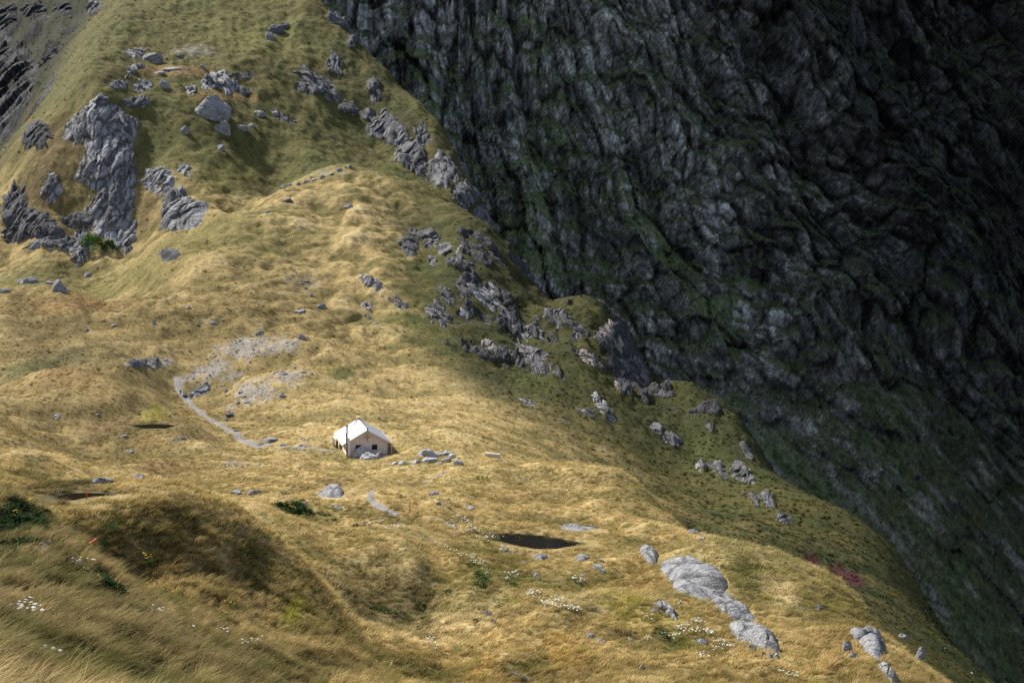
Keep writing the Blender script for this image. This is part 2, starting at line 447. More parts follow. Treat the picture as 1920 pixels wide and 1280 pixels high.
# stony patches on the trodden terrace by the track, and other scree
stony = np.zeros_like(ZZ)
for (px, py, rx, ry, k) in [(470,650,80,20,1.0),(400,690,44,20,1.0),(350,712,16,16,.9),(520,650,60,16,.8),(370,700,26,10,.8),(375,730,24,22,1.0),(470,735,80,18,.9),(540,705,50,16,.85),(430,705,40,14,.6),(440,760,30,10,.5),(560,640,30,8,.5),(300,683,36,8,.8),(580,530,40,12,.5),(560,520,60,10,.4),
                           (600,580,30,8,.35),(480,610,50,8,.35),(390,600,25,8,.4),(360,95,60,24,.6),(330,130,40,12,.6),(620,325,60,10,.5),(500,830,30,6,.9),(560,835,50,5,.5),(460,865,60,8,.45),(420,872,24,5,.6),(800,895,18,6,.5)]:
    sl, d = zone(px, py, rx, ry)
    stony[:, sl] = np.maximum(stony[:, sl], k * (1 - sstep(0.3, 1.15, d)))
st_n = vn3(X0 / 1.3, Y0 / 1.6, ZZ / 1.0, 61) * 0.5 + fbm2(XX / 5, YY / 3, 62, 2) * 0.4
stonym = sstep(0.26, 0.80, stony * 0.8 + (st_n * 0.75 + 0.05) * sstep(0.02, 0.3, stony)) * 0.85

# --- vegetation colours (plants' own colours with some shade painted in, linear light)
GOLD = np.array([0.44, 0.33, 0.138]); PALE = np.array([0.56, 0.45, 0.235]); TAN = np.array([0.29, 0.218, 0.088]); BROWN = np.array([0.165, 0.122, 0.045])
OLIVE = np.array([0.185, 0.165, 0.050]); GREEN = np.array([0.080, 0.095, 0.026]); DARK = np.array([0.050, 0.048, 0.018]); YELLOW = np.array([0.36, 0.31, 0.05]); RUST = np.array([0.20, 0.125, 0.045])
def cmix(c, b, t):
    return c + (b - c) * t[..., None]
n1 = fbm2(XX / 16, YY / 10, 71, 3); n2 = fbm2(XX / 3.2, YY / 1.9, 73, 3); n3 = fbm2(XX / 60, YY / 40, 75, 3); n4 = fbm2(XX / 0.9, YY / 0.6, 77, 2)
gy = np.exp(ws)
curv = 0.6 * bil0 + 0.7 * hB + 0.6 * hA + 0.9 * bil1 + 0.5 * bil2
col = np.ones(ZZ.shape + (3,)) * GOLD
col = cmix(col, TAN, sstep(-0.2, 0.7, n1 * 0.6 + n2 * 0.45))
col = cmix(col, PALE, sstep(0.15, 0.85, curv * 0.6 + n2 * 0.5) * 0.75)
col = cmix(col, BROWN, sstep(0.0, 0.8, -curv * 0.8 + n2 * 0.4) * 0.75)
col = cmix(col, OLIVE * 0.8, sstep(0.25, 0.9, -curv * 0.9 + n1 * 0.4) * 0.6)
col = cmix(col, OLIVE, sstep(0.05, 0.75, n3 * 0.7 + n1 * 0.5) * 0.6)
midw = np.exp(-((X0 + 20) / 60) ** 2) * sstep(140, 230, Y0) * (1 - sstep(480, 620, Y0))
col = cmix(col, PALE * np.array([1.0, 0.95, 0.85]), midw * 0.2)
# left side of the saddle is browner
leftb = sstep(-20, -75, XX + 0.04 * YY) * sstep(180, 260, YY) * (1 - sstep(520, 600, YY))
col = cmix(col, BROWN * 1.05, leftb * (0.55 + 0.25 * n1).clip(0, 1))
# behind the mounds: green hollow floors
vf = sstep(560, 600, YY) * (1 - sstep(640, 690, YY)) * sstep(-90, -130, XX)
col = cmix(col, OLIVE * 0.95, vf * 0.8)
# right flank: greener and darker with depth
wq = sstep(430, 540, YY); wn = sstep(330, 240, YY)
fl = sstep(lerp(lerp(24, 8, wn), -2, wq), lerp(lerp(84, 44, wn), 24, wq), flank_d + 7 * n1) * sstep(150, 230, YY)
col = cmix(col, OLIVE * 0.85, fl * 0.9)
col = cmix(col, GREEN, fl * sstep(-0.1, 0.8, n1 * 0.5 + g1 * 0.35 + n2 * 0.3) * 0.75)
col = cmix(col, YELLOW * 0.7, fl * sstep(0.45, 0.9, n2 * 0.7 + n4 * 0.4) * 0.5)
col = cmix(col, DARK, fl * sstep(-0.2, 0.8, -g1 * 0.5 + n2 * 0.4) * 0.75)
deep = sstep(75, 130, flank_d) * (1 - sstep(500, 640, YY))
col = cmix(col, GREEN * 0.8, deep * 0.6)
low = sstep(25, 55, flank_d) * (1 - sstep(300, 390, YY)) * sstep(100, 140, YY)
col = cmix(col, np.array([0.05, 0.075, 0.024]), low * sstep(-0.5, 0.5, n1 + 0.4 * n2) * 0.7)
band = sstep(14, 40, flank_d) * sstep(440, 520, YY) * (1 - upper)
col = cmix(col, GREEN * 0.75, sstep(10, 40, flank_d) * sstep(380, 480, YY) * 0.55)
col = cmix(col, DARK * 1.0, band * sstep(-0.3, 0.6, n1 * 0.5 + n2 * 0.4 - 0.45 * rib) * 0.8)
col = cmix(col, YELLOW * 0.55, band * sstep(0.5, 1.1, -rib * 0.6 + n2 * 0.6) * 0.5)
nearleft = sstep(-4, -16, XX + 0.0 * YY) * (1 - sstep(70, 110, YY))
col = cmix(col, np.array([0.21, 0.165, 0.085]), nearleft * 0.65); col = cmix(col, GREEN * 1.0, nearleft * sstep(-0.1, 0.7, n1 + 0.5 * n2) * 0.65)
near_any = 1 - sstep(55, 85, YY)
# upper hill: olive with brown and rust tops
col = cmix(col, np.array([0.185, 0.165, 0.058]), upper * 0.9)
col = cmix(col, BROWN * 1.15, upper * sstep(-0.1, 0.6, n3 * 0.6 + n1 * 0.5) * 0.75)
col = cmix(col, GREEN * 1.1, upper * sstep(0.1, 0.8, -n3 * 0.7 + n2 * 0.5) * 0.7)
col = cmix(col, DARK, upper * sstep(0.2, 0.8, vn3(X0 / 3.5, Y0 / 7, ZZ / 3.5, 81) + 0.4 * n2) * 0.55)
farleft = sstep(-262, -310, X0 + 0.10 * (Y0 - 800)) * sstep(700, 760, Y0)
col = cmix(col, np.array([0.034, 0.036, 0.016]), farleft * 0.95)  # far-left slope's shade painted as near-black plant colour
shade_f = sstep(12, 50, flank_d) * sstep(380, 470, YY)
col = col * (1 - 0.38 * shade_f)[..., None]; low_f = sstep(22, 60, flank_d) * sstep(130, 200, YY) * (1 - sstep(380, 470, YY)); col = col * (1 - 0.34 * low_f)[..., None]     # the flank's shade multiplied into its plant colours
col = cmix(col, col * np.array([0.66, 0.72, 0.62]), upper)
# surveyed patches: (px, py, rx, ry, colour, strength)
for (px, py, rx, ry, c, k) in [
    (660,90,34,70,DARK,.6),(700,170,50,60,DARK,.7),(750,240,60,60,DARK,.75),(820,310,56,56,DARK,.75),(880,370,46,50,DARK,.75),(600,150,50,30,DARK*1.5,.5),(610,60,30,40,OLIVE*.6,.6),  # rim's shade put into darker plant colour
    (800,440,50,26,DARK,.6),(880,540,70,50,DARK*1.2,.55),(960,620,60,60,GREEN*.7,.6),(1040,610,40,30,DARK,.6),(1180,700,40,40,DARK,.6),(1000,720,60,40,GREEN*.9,.5),(1400,900,60,40,GREEN*.7,.5),(1300,850,60,40,GREEN*.8,.5),
    (250,985,130,40,BROWN*1.15,.5),(200,1005,70,26,OLIVE*0.7,.35),(330,1020,80,40,BROWN*1.1,.35),(700,1110,140,44,BROWN*0.8,.75),(760,1140,90,30,DARK*1.4,.4),(650,1120,70,30,OLIVE*0.7,.4),
    (600,905,90,14,BROWN*1.0,.6),(110,915,90,16,DARK,.7),(60,880,80,14,DARK,.5),(300,880,80,16,RUST*0.9,.6),(130,930,50,9,DARK*0.5,.8),(20,985,60,50,DARK*0.9,.9),(40,1010,50,30,GREEN*.6,.7),
    (130,1075,60,26,DARK*1.2,.75),(180,1090,50,24,GREEN*.5,.7),(250,1110,60,40,OLIVE*.8,.6),(310,1130,60,30,OLIVE,.5),
    (90,1185,80,24,BROWN*.8,.4),(60,1245,90,26,DARK*1.4,.6),(230,1215,70,14,DARK,.65),(60,1225,50,20,GREEN*.8,.5),(200,1235,60,16,OLIVE*.8,.5),(130,1130,50,16,BROWN*.8,.6),
    (290,775,26,20,np.array([0.36,0.31,0.07]),.85),(545,1148,24,9,np.array([0.36,0.34,0.05]),.9),(560,1150,60,20,OLIVE*1.2,.4),(960,1145,60,20,GOLD*0.9,.4),
    (545,955,32,12,GREEN*.7,.95),(600,965,50,10,OLIVE*1.1,.6),(700,990,60,8,OLIVE*1.3,.4),(900,1075,22,26,GREEN*1.2,.75),(880,1040,30,14,OLIVE,.5),(900,1010,50,12,OLIVE*1.3,.4),
    (1190,1110,120,50,GOLD*0.95,.5),(1170,1130,60,20,YELLOW*1.1,.4),(1060,1230,60,14,np.array([0.42,.27,.07]),.5),(900,1255,60,14,np.array([0.40,.26,.07]),.5),(1190,1080,60,30,RUST*1.5,.4),(1250,1100,40,30,RUST*1.4,.35),
    (1260,1180,60,20,YELLOW*.9,.35),(1270,1215,40,20,GREEN*1.5,.4),(1240,1190,24,10,DARK,.5),(1400,1085,40,16,GREEN*.9,.6),(1390,1060,40,8,OLIVE,.5),(1460,1115,50,14,PALE,.8),
    (1520,1050,26,10,np.array([0.10,0.035,0.035]),.95),(1600,1085,34,12,np.array([0.095,0.032,0.034]),.95),(1570,1070,30,8,np.array([0.10,0.035,0.035]),.8),
    (1640,1150,60,30,DARK*1.1,.6),(1680,1185,40,40,BROWN*.6,.6),(1560,1200,80,30,RUST*1.1,.35),(1290,985,60,20,DARK,.8),(1330,1000,50,14,GREEN*.7,.6),
    (1100,925,120,14,TAN*0.95,.5),(900,925,40,8,OLIVE,.5),(960,920,90,14,RUST*1.4,.35),(640,700,34,22,GREEN*.9,.8),(620,690,20,26,YELLOW*.6,.5),(700,620,30,12,OLIVE,.4),
    (560,440,80,14,OLIVE*.9,.6),(480,480,60,24,OLIVE,.5),(780,410,60,30,DARK*1.2,.6),(820,500,60,40,GREEN*.8,.5),(1150,660,40,30,DARK,.6),(170,460,20,22,np.array([0.045,0.085,0.02]),.95),(205,465,14,14,np.array([.02,.04,.02]),.8),
    (150,280,40,30,BROWN*.7,.5),(100,330,60,40,BROWN*.75,.5),(320,290,40,40,OLIVE*.8,.5),(430,330,60,40,np.array([0.17,0.16,0.04]),.6),(480,70,100,50,np.array([0.20,0.19,0.06]),.6),(330,130,80,16,np.array([0.30,0.17,0.06]),.6),(420,180,80,14,np.array([0.30,0.18,0.065]),.6),
    (150,570,120,14,np.array([0.26,.15,.06]),.6),(100,610,80,16,BROWN*.8,.6),(120,700,90,18,np.array([.30,.19,.08]),.6),(60,650,120,14,BROWN*.8,.5),(40,692,70,22,GREEN*.9,.7),(150,668,110,10,DARK*1.5,.55),(235,700,40,16,BROWN*.8,.5),(100,300,80,90,BROWN*.62,.7),(70,360,60,60,BROWN*.6,.65),(120,240,60,30,BROWN*.7,.6),(285,300,50,60,GREEN*1.1,.5),(270,400,40,50,BROWN*.7,.5),(110,512,130,26,OLIVE*.72,.75),(260,520,80,20,OLIVE*.8,.6),(170,390,60,60,BROWN*.6,.5),(60,210,50,40,BROWN*.7,.5),(200,800,60,10,np.array([.34,.23,.11]),.5),
    (310,760,30,20,OLIVE*.8,.5),(330,700,16,8,GREEN,.5),(290,720,50,18,BROWN,.5),(280,830,60,10,RUST*.9,.4),(230,810,60,10,np.array([.12,.09,.03]),.6)]:
    sl, d = zone(px, py, rx, ry)
    m = k * (1 - sstep(0.35, 1.2, d + 0.35 * n2[:, sl] + 0.2 * n1[:, sl]))
    col[:, sl] = cmix(col[:, sl], c, m)
col = col * (1 + 0.16 * n4 + 0.16 * n2)[..., None]
col = np.clip(col, 0.006, 0.7)
SCREE = np.array([0.33, 0.31, 0.285])
col = cmix(col, SCREE * (1 + 0.2 * n4[..., None]), stonym * 0.85)
vegcol = col

# rock stands proud of the turf, fluted down the slope
nx, ny = -np.clip(dzx, -3, 3), -dzy
nl = np.sqrt(nx ** 2 + ny ** 2 + 1)
fl_a = vn3(X0 / 2.6, Y0 / 9, ZZ / 10, 91); fl_b = vn3(X0 / 6, Y0 / 14, ZZ / 16, 92); fl_c = vn3(X0 / 1.2, Y0 / 3, ZZ / 2.5, 93)
disp = bare * (0.6 + fl_b * 2.4 + (1 - 2 * np.abs(fl_a)) * 1.2 + fl_c * 0.6) * lerp(0.35, 1.0, sstep(250, 600, YY))
ZS = ZZ.copy()                       # the surface without the flutes, for placing things
XX = X0 + disp * nx / nl; YY2 = Y0 + disp * ny / nl; ZZ3 = ZZ + disp / nl

for _z, _p in POOLS:                # wet dark rims round the pools
    cxp = sum(a for a, b in _p) / len(_p); cyp = sum(b for a, b in _p) / len(_p)
    sel = (np.abs(X0 - cxp) < 20) & (np.abs(Y0 - cyp) < 20)
    sdv = poly_sdf(X0[sel], Y0[sel], _p)
    w = 1 - sstep(0.0, 0.9, sdv + 0.3 * n4[sel])
    vegcol[sel] = cmix(vegcol[sel], np.array([0.05, 0.045, 0.018]), w)

def ground_material():
    g = NT("alpine_ground")
    base = g.attr("Col").outputs["Color"]; rk = g.attr("rock").outputs["Fac"]; stn = g.attr("stony").outputs["Fac"]
    v = g.coords()
    vs_ = g.coords((0.55, 1.0, 1.0))
    f1 = g.noise(vs_, 2.6, 5, 0.7); f2 = g.noise(vs_, 0.55, 4, 0.65)
    c = g.mix(1.0, base, g.mix(f1, (0.45, 0.45, 0.45), (1.5, 1.5, 1.5)), 'MULTIPLY')
    c = g.mix(1.0, c, g.mix(f2, (0.62, 0.60, 0.60), (1.40, 1.40, 1.38)), 'MULTIPLY')
    # rock: grey, fluted, with lichen-dark cracks and pale worn faces
    vr = g.coords((1.0, 0.5, 0.35))
    r1 = g.noise(vr, 0.45, 6, 0.7, 0.6); r2 = g.noise(vr, 1.9, 5, 0.7); r3 = g.noise(v, 0.09, 3, 0.6)
    rc = g.mix(g.ramp(r1, 0.32, 0.66), (0.075, 0.078, 0.085), (0.275, 0.275, 0.285))
    rc = g.mix(g.ramp(r2, 0.52, 0.70), rc, (0.37, 0.365, 0.37))
    crk = g.voro(vr, 0.42)
    rc = g.mix(g.ramp(crk, 0.0, 0.07, 0.75, 0.0), rc, (0.03, 0.03, 0.03))
    rc = g.mix(g.ramp(r3, 0.35, 0.65, 0.55, 0.0), rc, (0.07, 0.068, 0.06))
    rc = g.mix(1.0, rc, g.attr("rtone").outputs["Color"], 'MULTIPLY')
    edge = g.math('ADD', rk, g.ramp(r2, 0.3, 0.7, -0.25, 0.25))
    rm = g.ramp(edge, 0.40, 0.60)
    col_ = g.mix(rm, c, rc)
    hb = g.math('ADD', g.math('MULTIPLY', f1, 0.30), g.math('MULTIPLY', f2, 0.45))
    hr = g.math('ADD', g.math('MULTIPLY', r1, 2.2), g.math('MULTIPLY', r2, 0.6))
    hr = g.math('ADD', hr, g.ramp(crk, 0.0, 0.12, -0.5, 0.0))
    hm = g.n("ShaderNodeMix", data_type='FLOAT'); g.l(rm, hm.inputs[0]); g.l(hb, hm.inputs[2]); g.l(hr, hm.inputs[3])
    return g.finish(col_, 0.95, g.bump(hm.outputs[0], 1.0, 1.0), 0.15)
GROUND_MAT = ground_material()
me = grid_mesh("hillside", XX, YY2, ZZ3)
set_col(me, "Col", vegcol * (0.88 - 0.45 * near_any)[..., None]); set_val(me, "rock", bare); set_val(me, "stony", stonym); set_col(me, "rtone", np.ones(ZZ.shape + (3,)) * lerp(1.0, 0.2, np.maximum(farleft, 0.6 * band))[..., None])  # rtone puts far-left and flank shade into the rock colour
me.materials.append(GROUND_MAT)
ground = link(tag(bpy.data.objects.new("hillside_terrain", me), kind="structure"))

# ------------------------------------------------------------------ the rock wall across the valley
def blocks(x, y, seed):
    """jointed rock: cells with a step and a tilt of their own; returns offset (-1..1) and closeness to a joint"""
    xi = np.floor(x).astype(np.int64); yi = np.floor(y).astype(np.int64); z0 = np.zeros_like(xi)
    d1 = np.full(x.shape, 9.0); d2 = np.full(x.shape, 9.0); off = np.zeros(x.shape)
    for i in (-1, 0, 1):
        for j in (-1, 0, 1):
            r = [_h(xi + i, yi + j, z0 + k, seed) / 4294967296.0 for k in range(4)]
            px = xi + i + 0.1 + 0.8 * r[0]; py = yi + j + 0.1 + 0.8 * r[1]
            d = np.hypot(x - px, y - py)
            o = (r[2] - 0.5) * 1.0 + (r[3] - 0.5) * 1.6 * (x - px) + (r[2] * 7 % 1 - 0.35) * 1.4 * (y - py)
            c = d < d1
            d2 = np.where(c, d1, np.minimum(d2, d)); off = np.where(c, o, off); d1 = np.where(c, d, d1)
    return off, 1 - sstep(0.03, 0.22, d2 - d1)
def cliff():
    xs = np.linspace(-340, 610, 650)
    zs = np.concatenate([np.linspace(-430, 300, 560), np.linspace(302, 560, 50)[1:]])
    X, Z = np.meshgrid(xs, zs)
    base = 1130 + 0.02 * X + 0.10 * np.clip(-X, 0, None)
    foot = -150 - 0.09 * (X - 100) + 26 * gn2(X / 120, Z * 0 + 3.3, 101)
    up = Z - foot
    soft = 40.0
    s_up = np.where(up > 0, up, 0); s_dn = np.where(up < 0, -up, 0)
    Y = base + s_up / math.tan(math.radians(70)) - s_dn / math.tan(math.radians(40))
    Y = Y - 12 * np.exp(-(up / 35) ** 2)
    upper_w = sstep(-60, 60, up)
    w0 = gn2(X / 150, Z / 170, 140)
    al = lerp(0.08, 0.62, sstep(-120, 300, X)) + 0.12 * w0 * upper_w
    al = lerp(0.66, al, sstep(-140, 60, up))
    q = X * np.cos(al) + Z * np.sin(al); p = X * np.sin(al) - Z * np.cos(al)
    w1 = gn2(X / 90, Z / 110, 102); w2 = gn2(X / 30, Z / 34, 103)
    q2 = q + 9 * w1 + 1.2 * w2
    b1 = ridged2(q2 / 140, p / 480, 104, 2); gul = (1 - np.abs(gn2(q2 / 62, p / 300, 118))) ** 7 + 0.6 * (1 - np.abs(gn2(q2 / 27, p / 120, 119))) ** 7; b2 = ridged2(q2 / 42, p / 150, 105, 3); b3 = ridged2(q2 / 14, p / 38, 106, 3); b4 = fbm2(q2 / 4.2, p / 9.0, 107, 3)
    b5 = ridged2(q2 / 6.5, p / 70, 127, 2)
    led = gn2(X / 70, (Z + 0.25 * X + 5 * w1) / 13, 108)
    blk = gn2(q / 24, p / 26, 109)
    amp = lerp(0.35, 1.0, upper_w)
    disp = amp * (b1 * 20 + b2 * 6 - gul * 12 + np.sign(blk) * np.abs(blk) ** 0.6 * 6) + lerp(0.5, 1, upper_w) * (b3 * 1.6 + np.sign(led) * np.abs(led) ** 0.5 * 3.6 + b4 * 0.7 + b5 * 0.8)
    k1, j1 = blocks((q2 + 0.8 * b4) / 21, p / 52, 131); k2, j2 = blocks((q2 + 0.5 * b4) / 8.5, p / 20, 132); k3, j3 = blocks((q2 + 0.3 * b4) / 4.0, p / 8.5, 133)
    disp = disp + lerp(0.4, 1, upper_w) * (k1 * 7 + k2 * 3.8 + k3 * 1.6 - j1 * 1.6 - j2 * 0.8)
    ramp_veg = np.zeros_like(X)
    # two named ribs and a deep shadowy chimney to the right
    for (x_a, z_a, x_b, z_b, wid, h) in [(200, 190, 330, -30, 26, 16), (330, -30, 420, -190, 30, 12), (110, 60, 165, -80, 20, 8), (270, 190, 380, 30, 26, -34), (400, 140, 470, -120, 40, -38), (30, 200, 60, 60, 18, 7)]:
        ex, ez = x_b - x_a, z_b - z_a; L2 = ex * ex + ez * ez
        t = np.clip(((X - x_a) * ex + (Z - z_a) * ez) / L2, 0, 1)
        dd = np.hypot(X - x_a - t * ex + 5 * w2, Z - z_a - t * ez)
        disp = disp + h * np.exp(-(dd / wid) ** 2)
    nx_, ny_, nz_ = 0.0, -0.93, 0.36
    for (xa_, ya_, xb_, yb_, wd_, hh_) in [(1240,400,1340,680,14,5),(1470,540,1620,580,12,7),(1620,580,1800,660,12,7),(790,270,1010,430,12,6),(1060,300,1200,470,16,5),(760,120,850,330,10,3),(1180,560,1420,720,16,5),(1330,610,1560,760,12,5),(980,60,1060,260,12,3),(900,430,1120,560,16,4),(1700,720,1880,900,14,5),(1400,300,1480,430,10,4)]:
        q0 = []
        for (qx, qy) in ((xa_, ya_), (xb_, yb_)):
            u = u_at(qx, qy); cz = (640.0 - qy) / F; t = (-math.sin(PITCH) + cz * CP) / (CP + cz * math.sin(PITCH)); yc = 1130 / (1 - t / math.tan(math.radians(70)))
            q0 += [u * yc, t * yc]
        ex, ez = q0[2] - q0[0], q0[3] - q0[1]
        tt = np.clip(((X - q0[0]) * ex + (Z - q0[1]) * ez) / (ex * ex + ez * ez), 0, 1)
        dd = np.hypot(X - q0[0] - tt * ex + 6 * w2 + 10 * w1, Z - q0[1] - tt * ez + 5 * w2) / wd_
        disp = disp + hh_ * np.exp(-dd * dd) ; ramp_veg = np.maximum(ramp_veg, np.exp(-dd * dd))
    PX, PY, PZ = X + nx_ * disp, Y + ny_ * disp, Z + nz_ * disp
    # normals for the plants, which keep to ledges and gentler ground
    ax = np.stack([np.gradient(PX, axis=1), np.gradient(PY, axis=1), np.gradient(PZ, axis=1)], -1)
    az = np.stack([np.gradient(PX, axis=0), np.gradient(PY, axis=0), np.gradient(PZ, axis=0)], -1)
    nn = np.cross(ax, az); nn /= np.linalg.norm(nn, axis=-1, keepdims=True) + 1e-9
    nz2 = nn[..., 2]
    v1 = fbm2(X / 45, Z / 38, 111, 3); v2 = fbm2(q / 7, p / 18, 112, 3); v3 = fbm2(X / 2.2, Z / 2.6, 113, 2)
    mid = np.exp(-((X - 40) / 150) ** 2) * sstep(230, 60, Z)
    veg = sstep(0.30, 0.75, nz2 + 0.22 * v1 + 0.22 * v2 + 0.24 * mid + 0.02 + 0.24 * (1 - upper_w) + 0.34 * ramp_veg)
    c = np.ones(X.shape + (3,)) * np.array([0.36, 0.352, 0.33])
    c = c * (1 + 0.35 * v2 + 0.35 * v3 + 0.2 * b4)[..., None].clip(0.25, 2.2)
    c = cmix(c, np.array([0.075, 0.075, 0.076]), sstep(0.0, 0.9, -b3 * 0.6 + v2 * 0.4) * 0.55)  # recess shade painted dark into the rock colour
    c = cmix(c, np.array([0.56, 0.55, 0.53]), sstep(0.55, 1.1, b3 * 0.6 + v3 * 0.5) * 0.6)
    tone = fbm2(q / 34, p / 62, 125, 3); stain = fbm2(X / 5.5 + 0.8 * w2, Z / 60, 126, 2)
    c = cmix(c, c * 0.32, sstep(0.0, 0.8, tone)); c = cmix(c, c * 1.7, sstep(0.15, 0.8, -tone) * 0.7)
    c = cmix(c, c * 0.35, sstep(0.25, 0.8, stain) * 0.7); c = cmix(c, c * 0.3, np.clip(gul, 0, 1) * 0.6)  # water stains, and gully shade painted into the colour
    c = cmix(c, c * 1.9, sstep(0.75, 1.25, b5) * 0.6); c = cmix(c, c * 0.4, sstep(0.2, -0.6, b5) * 0.5)
    c = c * (1 - 0.55 * j1 - 0.45 * j2 - 0.25 * j3).clip(0.15, 1)[..., None] * (1 + 0.35 * k2 + 0.35 * k3)[..., None].clip(0.4, 1.6) * 1.22
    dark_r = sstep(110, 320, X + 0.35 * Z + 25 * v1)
    c = c * (1 - 0.84 * dark_r[..., None])  # deep shade on the right side painted into the rock colour
    for (px, py, rx, rz, k, cc) in [(1222, 40, 12, 40, .7, (0.20,0.175,0.16)), (1240, 120, 22, 50, .4, (0.16,0.15,0.145)), (1550, 805, 26, 28, .85, (0.30,0.25,0.215)), (1500, 760, 40, 30, .5, (0.24,0.215,0.19)), (1400, 770, 60, 30, .6, (0.21,0.19,0.17)), (1330, 740, 50, 40, .4, (.19,.175,.16)),
                                (1560, 700, 60, 20, .4, (.2,.18,.165)), (1700, 1000, 60, 30, .35, (.2,.18,.165)), (1150, 640, 30, 40, .35, (.2,.18,.17)), (1720, 1080, 40, 40, .6, (.26,.22,.19)), (1640, 960, 40, 50, .5, (.22,.2,.18)), (880, 190, 60, 60, .3, (.15,.15,.155)), (1100, 430, 60, 30, .3, (.16,.16,.16))]:
        u = u_at(px, py); cz = (640.0 - py) / F; t = (-math.sin(PITCH) + cz * CP) / (CP + cz * math.sin(PITCH))
        j = np.argmin(np.abs(PX / PY - u) + np.abs(PZ / PY - t)); x_, z_ = PX.ravel()[j], PZ.ravel()[j]; sc = PY.ravel()[j] / F
        d = np.sqrt(((PX - x_) / (rx * sc)) ** 2 + ((PZ - z_) / (rz * sc)) ** 2) + 0.35 * v2
        c = cmix(c, np.array(cc) * (1.5 + 0.3 * v3[..., None]), k * (1 - sstep(0.4, 1.2, d)))
    vc = np.array([0.085, 0.115, 0.040]) * (1 + 0.5 * v1[..., None] + 0.4 * v3[..., None]).clip(0.3, 2)
    vc = cmix(vc, np.array([0.14, 0.12, 0.045]), sstep(0.1, 0.8, v2) * 0.5)
    vc = vc * (1 - 0.62 * dark_r[..., None])  # same painted shade on the ledge plants
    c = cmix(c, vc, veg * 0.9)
    # grey scree streaks down the grassy foot
    st = sstep(0.25, 0.7, ridged2(q2 / 16, p / 130, 121, 2) * 0.5 + 0.3 * v1 - 0.1) * (1 - upper_w)
    c = cmix(c, np.array([0.28, 0.27, 0.25]) * (1 + 0.5 * v3[..., None]), st * sstep(-0.5, 0.6, v2) * 0.65)
    me = grid_mesh("rock_wall", PX, PY, PZ)
    me.polygons.foreach_set("use_smooth", np.zeros(len(me.polygons), dtype=bool))
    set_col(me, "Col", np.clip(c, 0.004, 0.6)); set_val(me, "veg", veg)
    g = NT("cliff_rock")
    base = g.attr("Col").outputs["Color"]
    v = g.coords((1.0, 0.6, 0.55), (0, math.radians(-24), 0))
    a = g.noise(v, 0.22, 6, 0.66, 0.5); b = g.noise(v, 1.1, 4, 0.7); k = g.voro(v, 0.16)
    cc = g.mix(1.0, base, g.mix(g.ramp(a, 0.3, 0.7), (0.35, 0.36, 0.38), (1.65, 1.63, 1.6)), 'MULTIPLY')
    cc = g.mix(1.0, cc, g.mix(g.ramp(b, 0.3, 0.7), (0.6, 0.6, 0.6), (1.4, 1.4, 1.4)), 'MULTIPLY')
    h = g.math('ADD', g.math('MULTIPLY', a, 4.0), g.math('MULTIPLY', b, 0.9))
    h = g.math('ADD', h, g.ramp(k, 0.0, 0.15, -1.0, 0.0))
    me.materials.append(g.finish(cc, 0.85, g.bump(h, 0.6, 1.0), 0.2))
    return link(tag(bpy.data.objects.new("mountain_cliff", me), kind="structure"))
cliff()
# ------------------------------------------------------------------ grass
def blade_mesh(name, blades, seed, h, spread, lean, width, segs, mat, up_var=0.35):
    r = random.Random(seed)
    vs_, fs, tv = [], [], []
    for b in range(blades):
        a = r.uniform(0, 2 * math.pi); rad = spread * math.sqrt(r.random()) * 0.55
        bx, by = rad * math.cos(a), rad * math.sin(a)
        # the wind combs the blades one way
        la = r.gauss(0.0, 0.65); ln = lean * r.uniform(0.5, 1.35)
        dx, dy = ln * math.cos(la) + 0.5 * bx, ln * math.sin(la) + 0.5 * by
        hh = h * r.uniform(1 - up_var, 1 + up_var * 0.7); w = width * r.uniform(0.7, 1.25)
        wa = r.uniform(0, math.pi); wx, wy = math.cos(wa) * w / 2, math.sin(wa) * w / 2
        i0 = len(vs_)
        for k in range(segs):
            t = k / segs
            x = bx + dx * t * t; y = by + dy * t * t; z = hh * (t * 1.25 - 0.42 * t * t) - 0.06
            f = 1 - 0.55 * t
            vs_ += [(x - wx * f, y - wy * f, z), (x + wx * f, y + wy * f, z)]; tv += [t, t]
        vs_.append((bx + dx, by + dy, hh * 0.83 - 0.06)); tv.append(1.0)
        for k in range(segs - 1):
            i = i0 + 2 * k; fs.append((i, i + 1, i + 3, i + 2))
        i = i0 + 2 * (segs - 1); fs.append((i, i + 1, i + 2))
    me = bpy.data.meshes.new(name); me.from_pydata(vs_, [], fs)
    at = me.attributes.new("t", 'FLOAT', 'POINT'); at.data.foreach_set("value", tv)
    me.materials.append(mat)
    return me

def grass_material(name, tip=0.8, straw=(1.40, 1.40, 1.42)):
    g = NT(name)
    c = g.attr("Col", 'INSTANCER').outputs["Color"]; t = g.attr("t").outputs["Fac"]
    cc = g.mix(g.math('MULTIPLY', t, tip), c, g.mix(1.0, c, straw, 'MULTIPLY'))
    d = g.n("ShaderNodeBsdfDiffuse"); tr = g.n("ShaderNodeBsdfTranslucent"); mx = g.n("ShaderNodeMixShader")
    g.l(cc, d.inputs[0]); g.l(cc, tr.inputs[0]); mx.inputs[0].default_value = 0.42
    g.l(d.outputs[0], mx.inputs[1]); g.l(tr.outputs[0], mx.inputs[2]); g.l(mx.outputs[0], g.out.inputs["Surface"])
    return g.m
GRASS_MAT = grass_material("dry_tussock_grass")
FAR_MAT = grass_material("hillside_grass", 0.5)

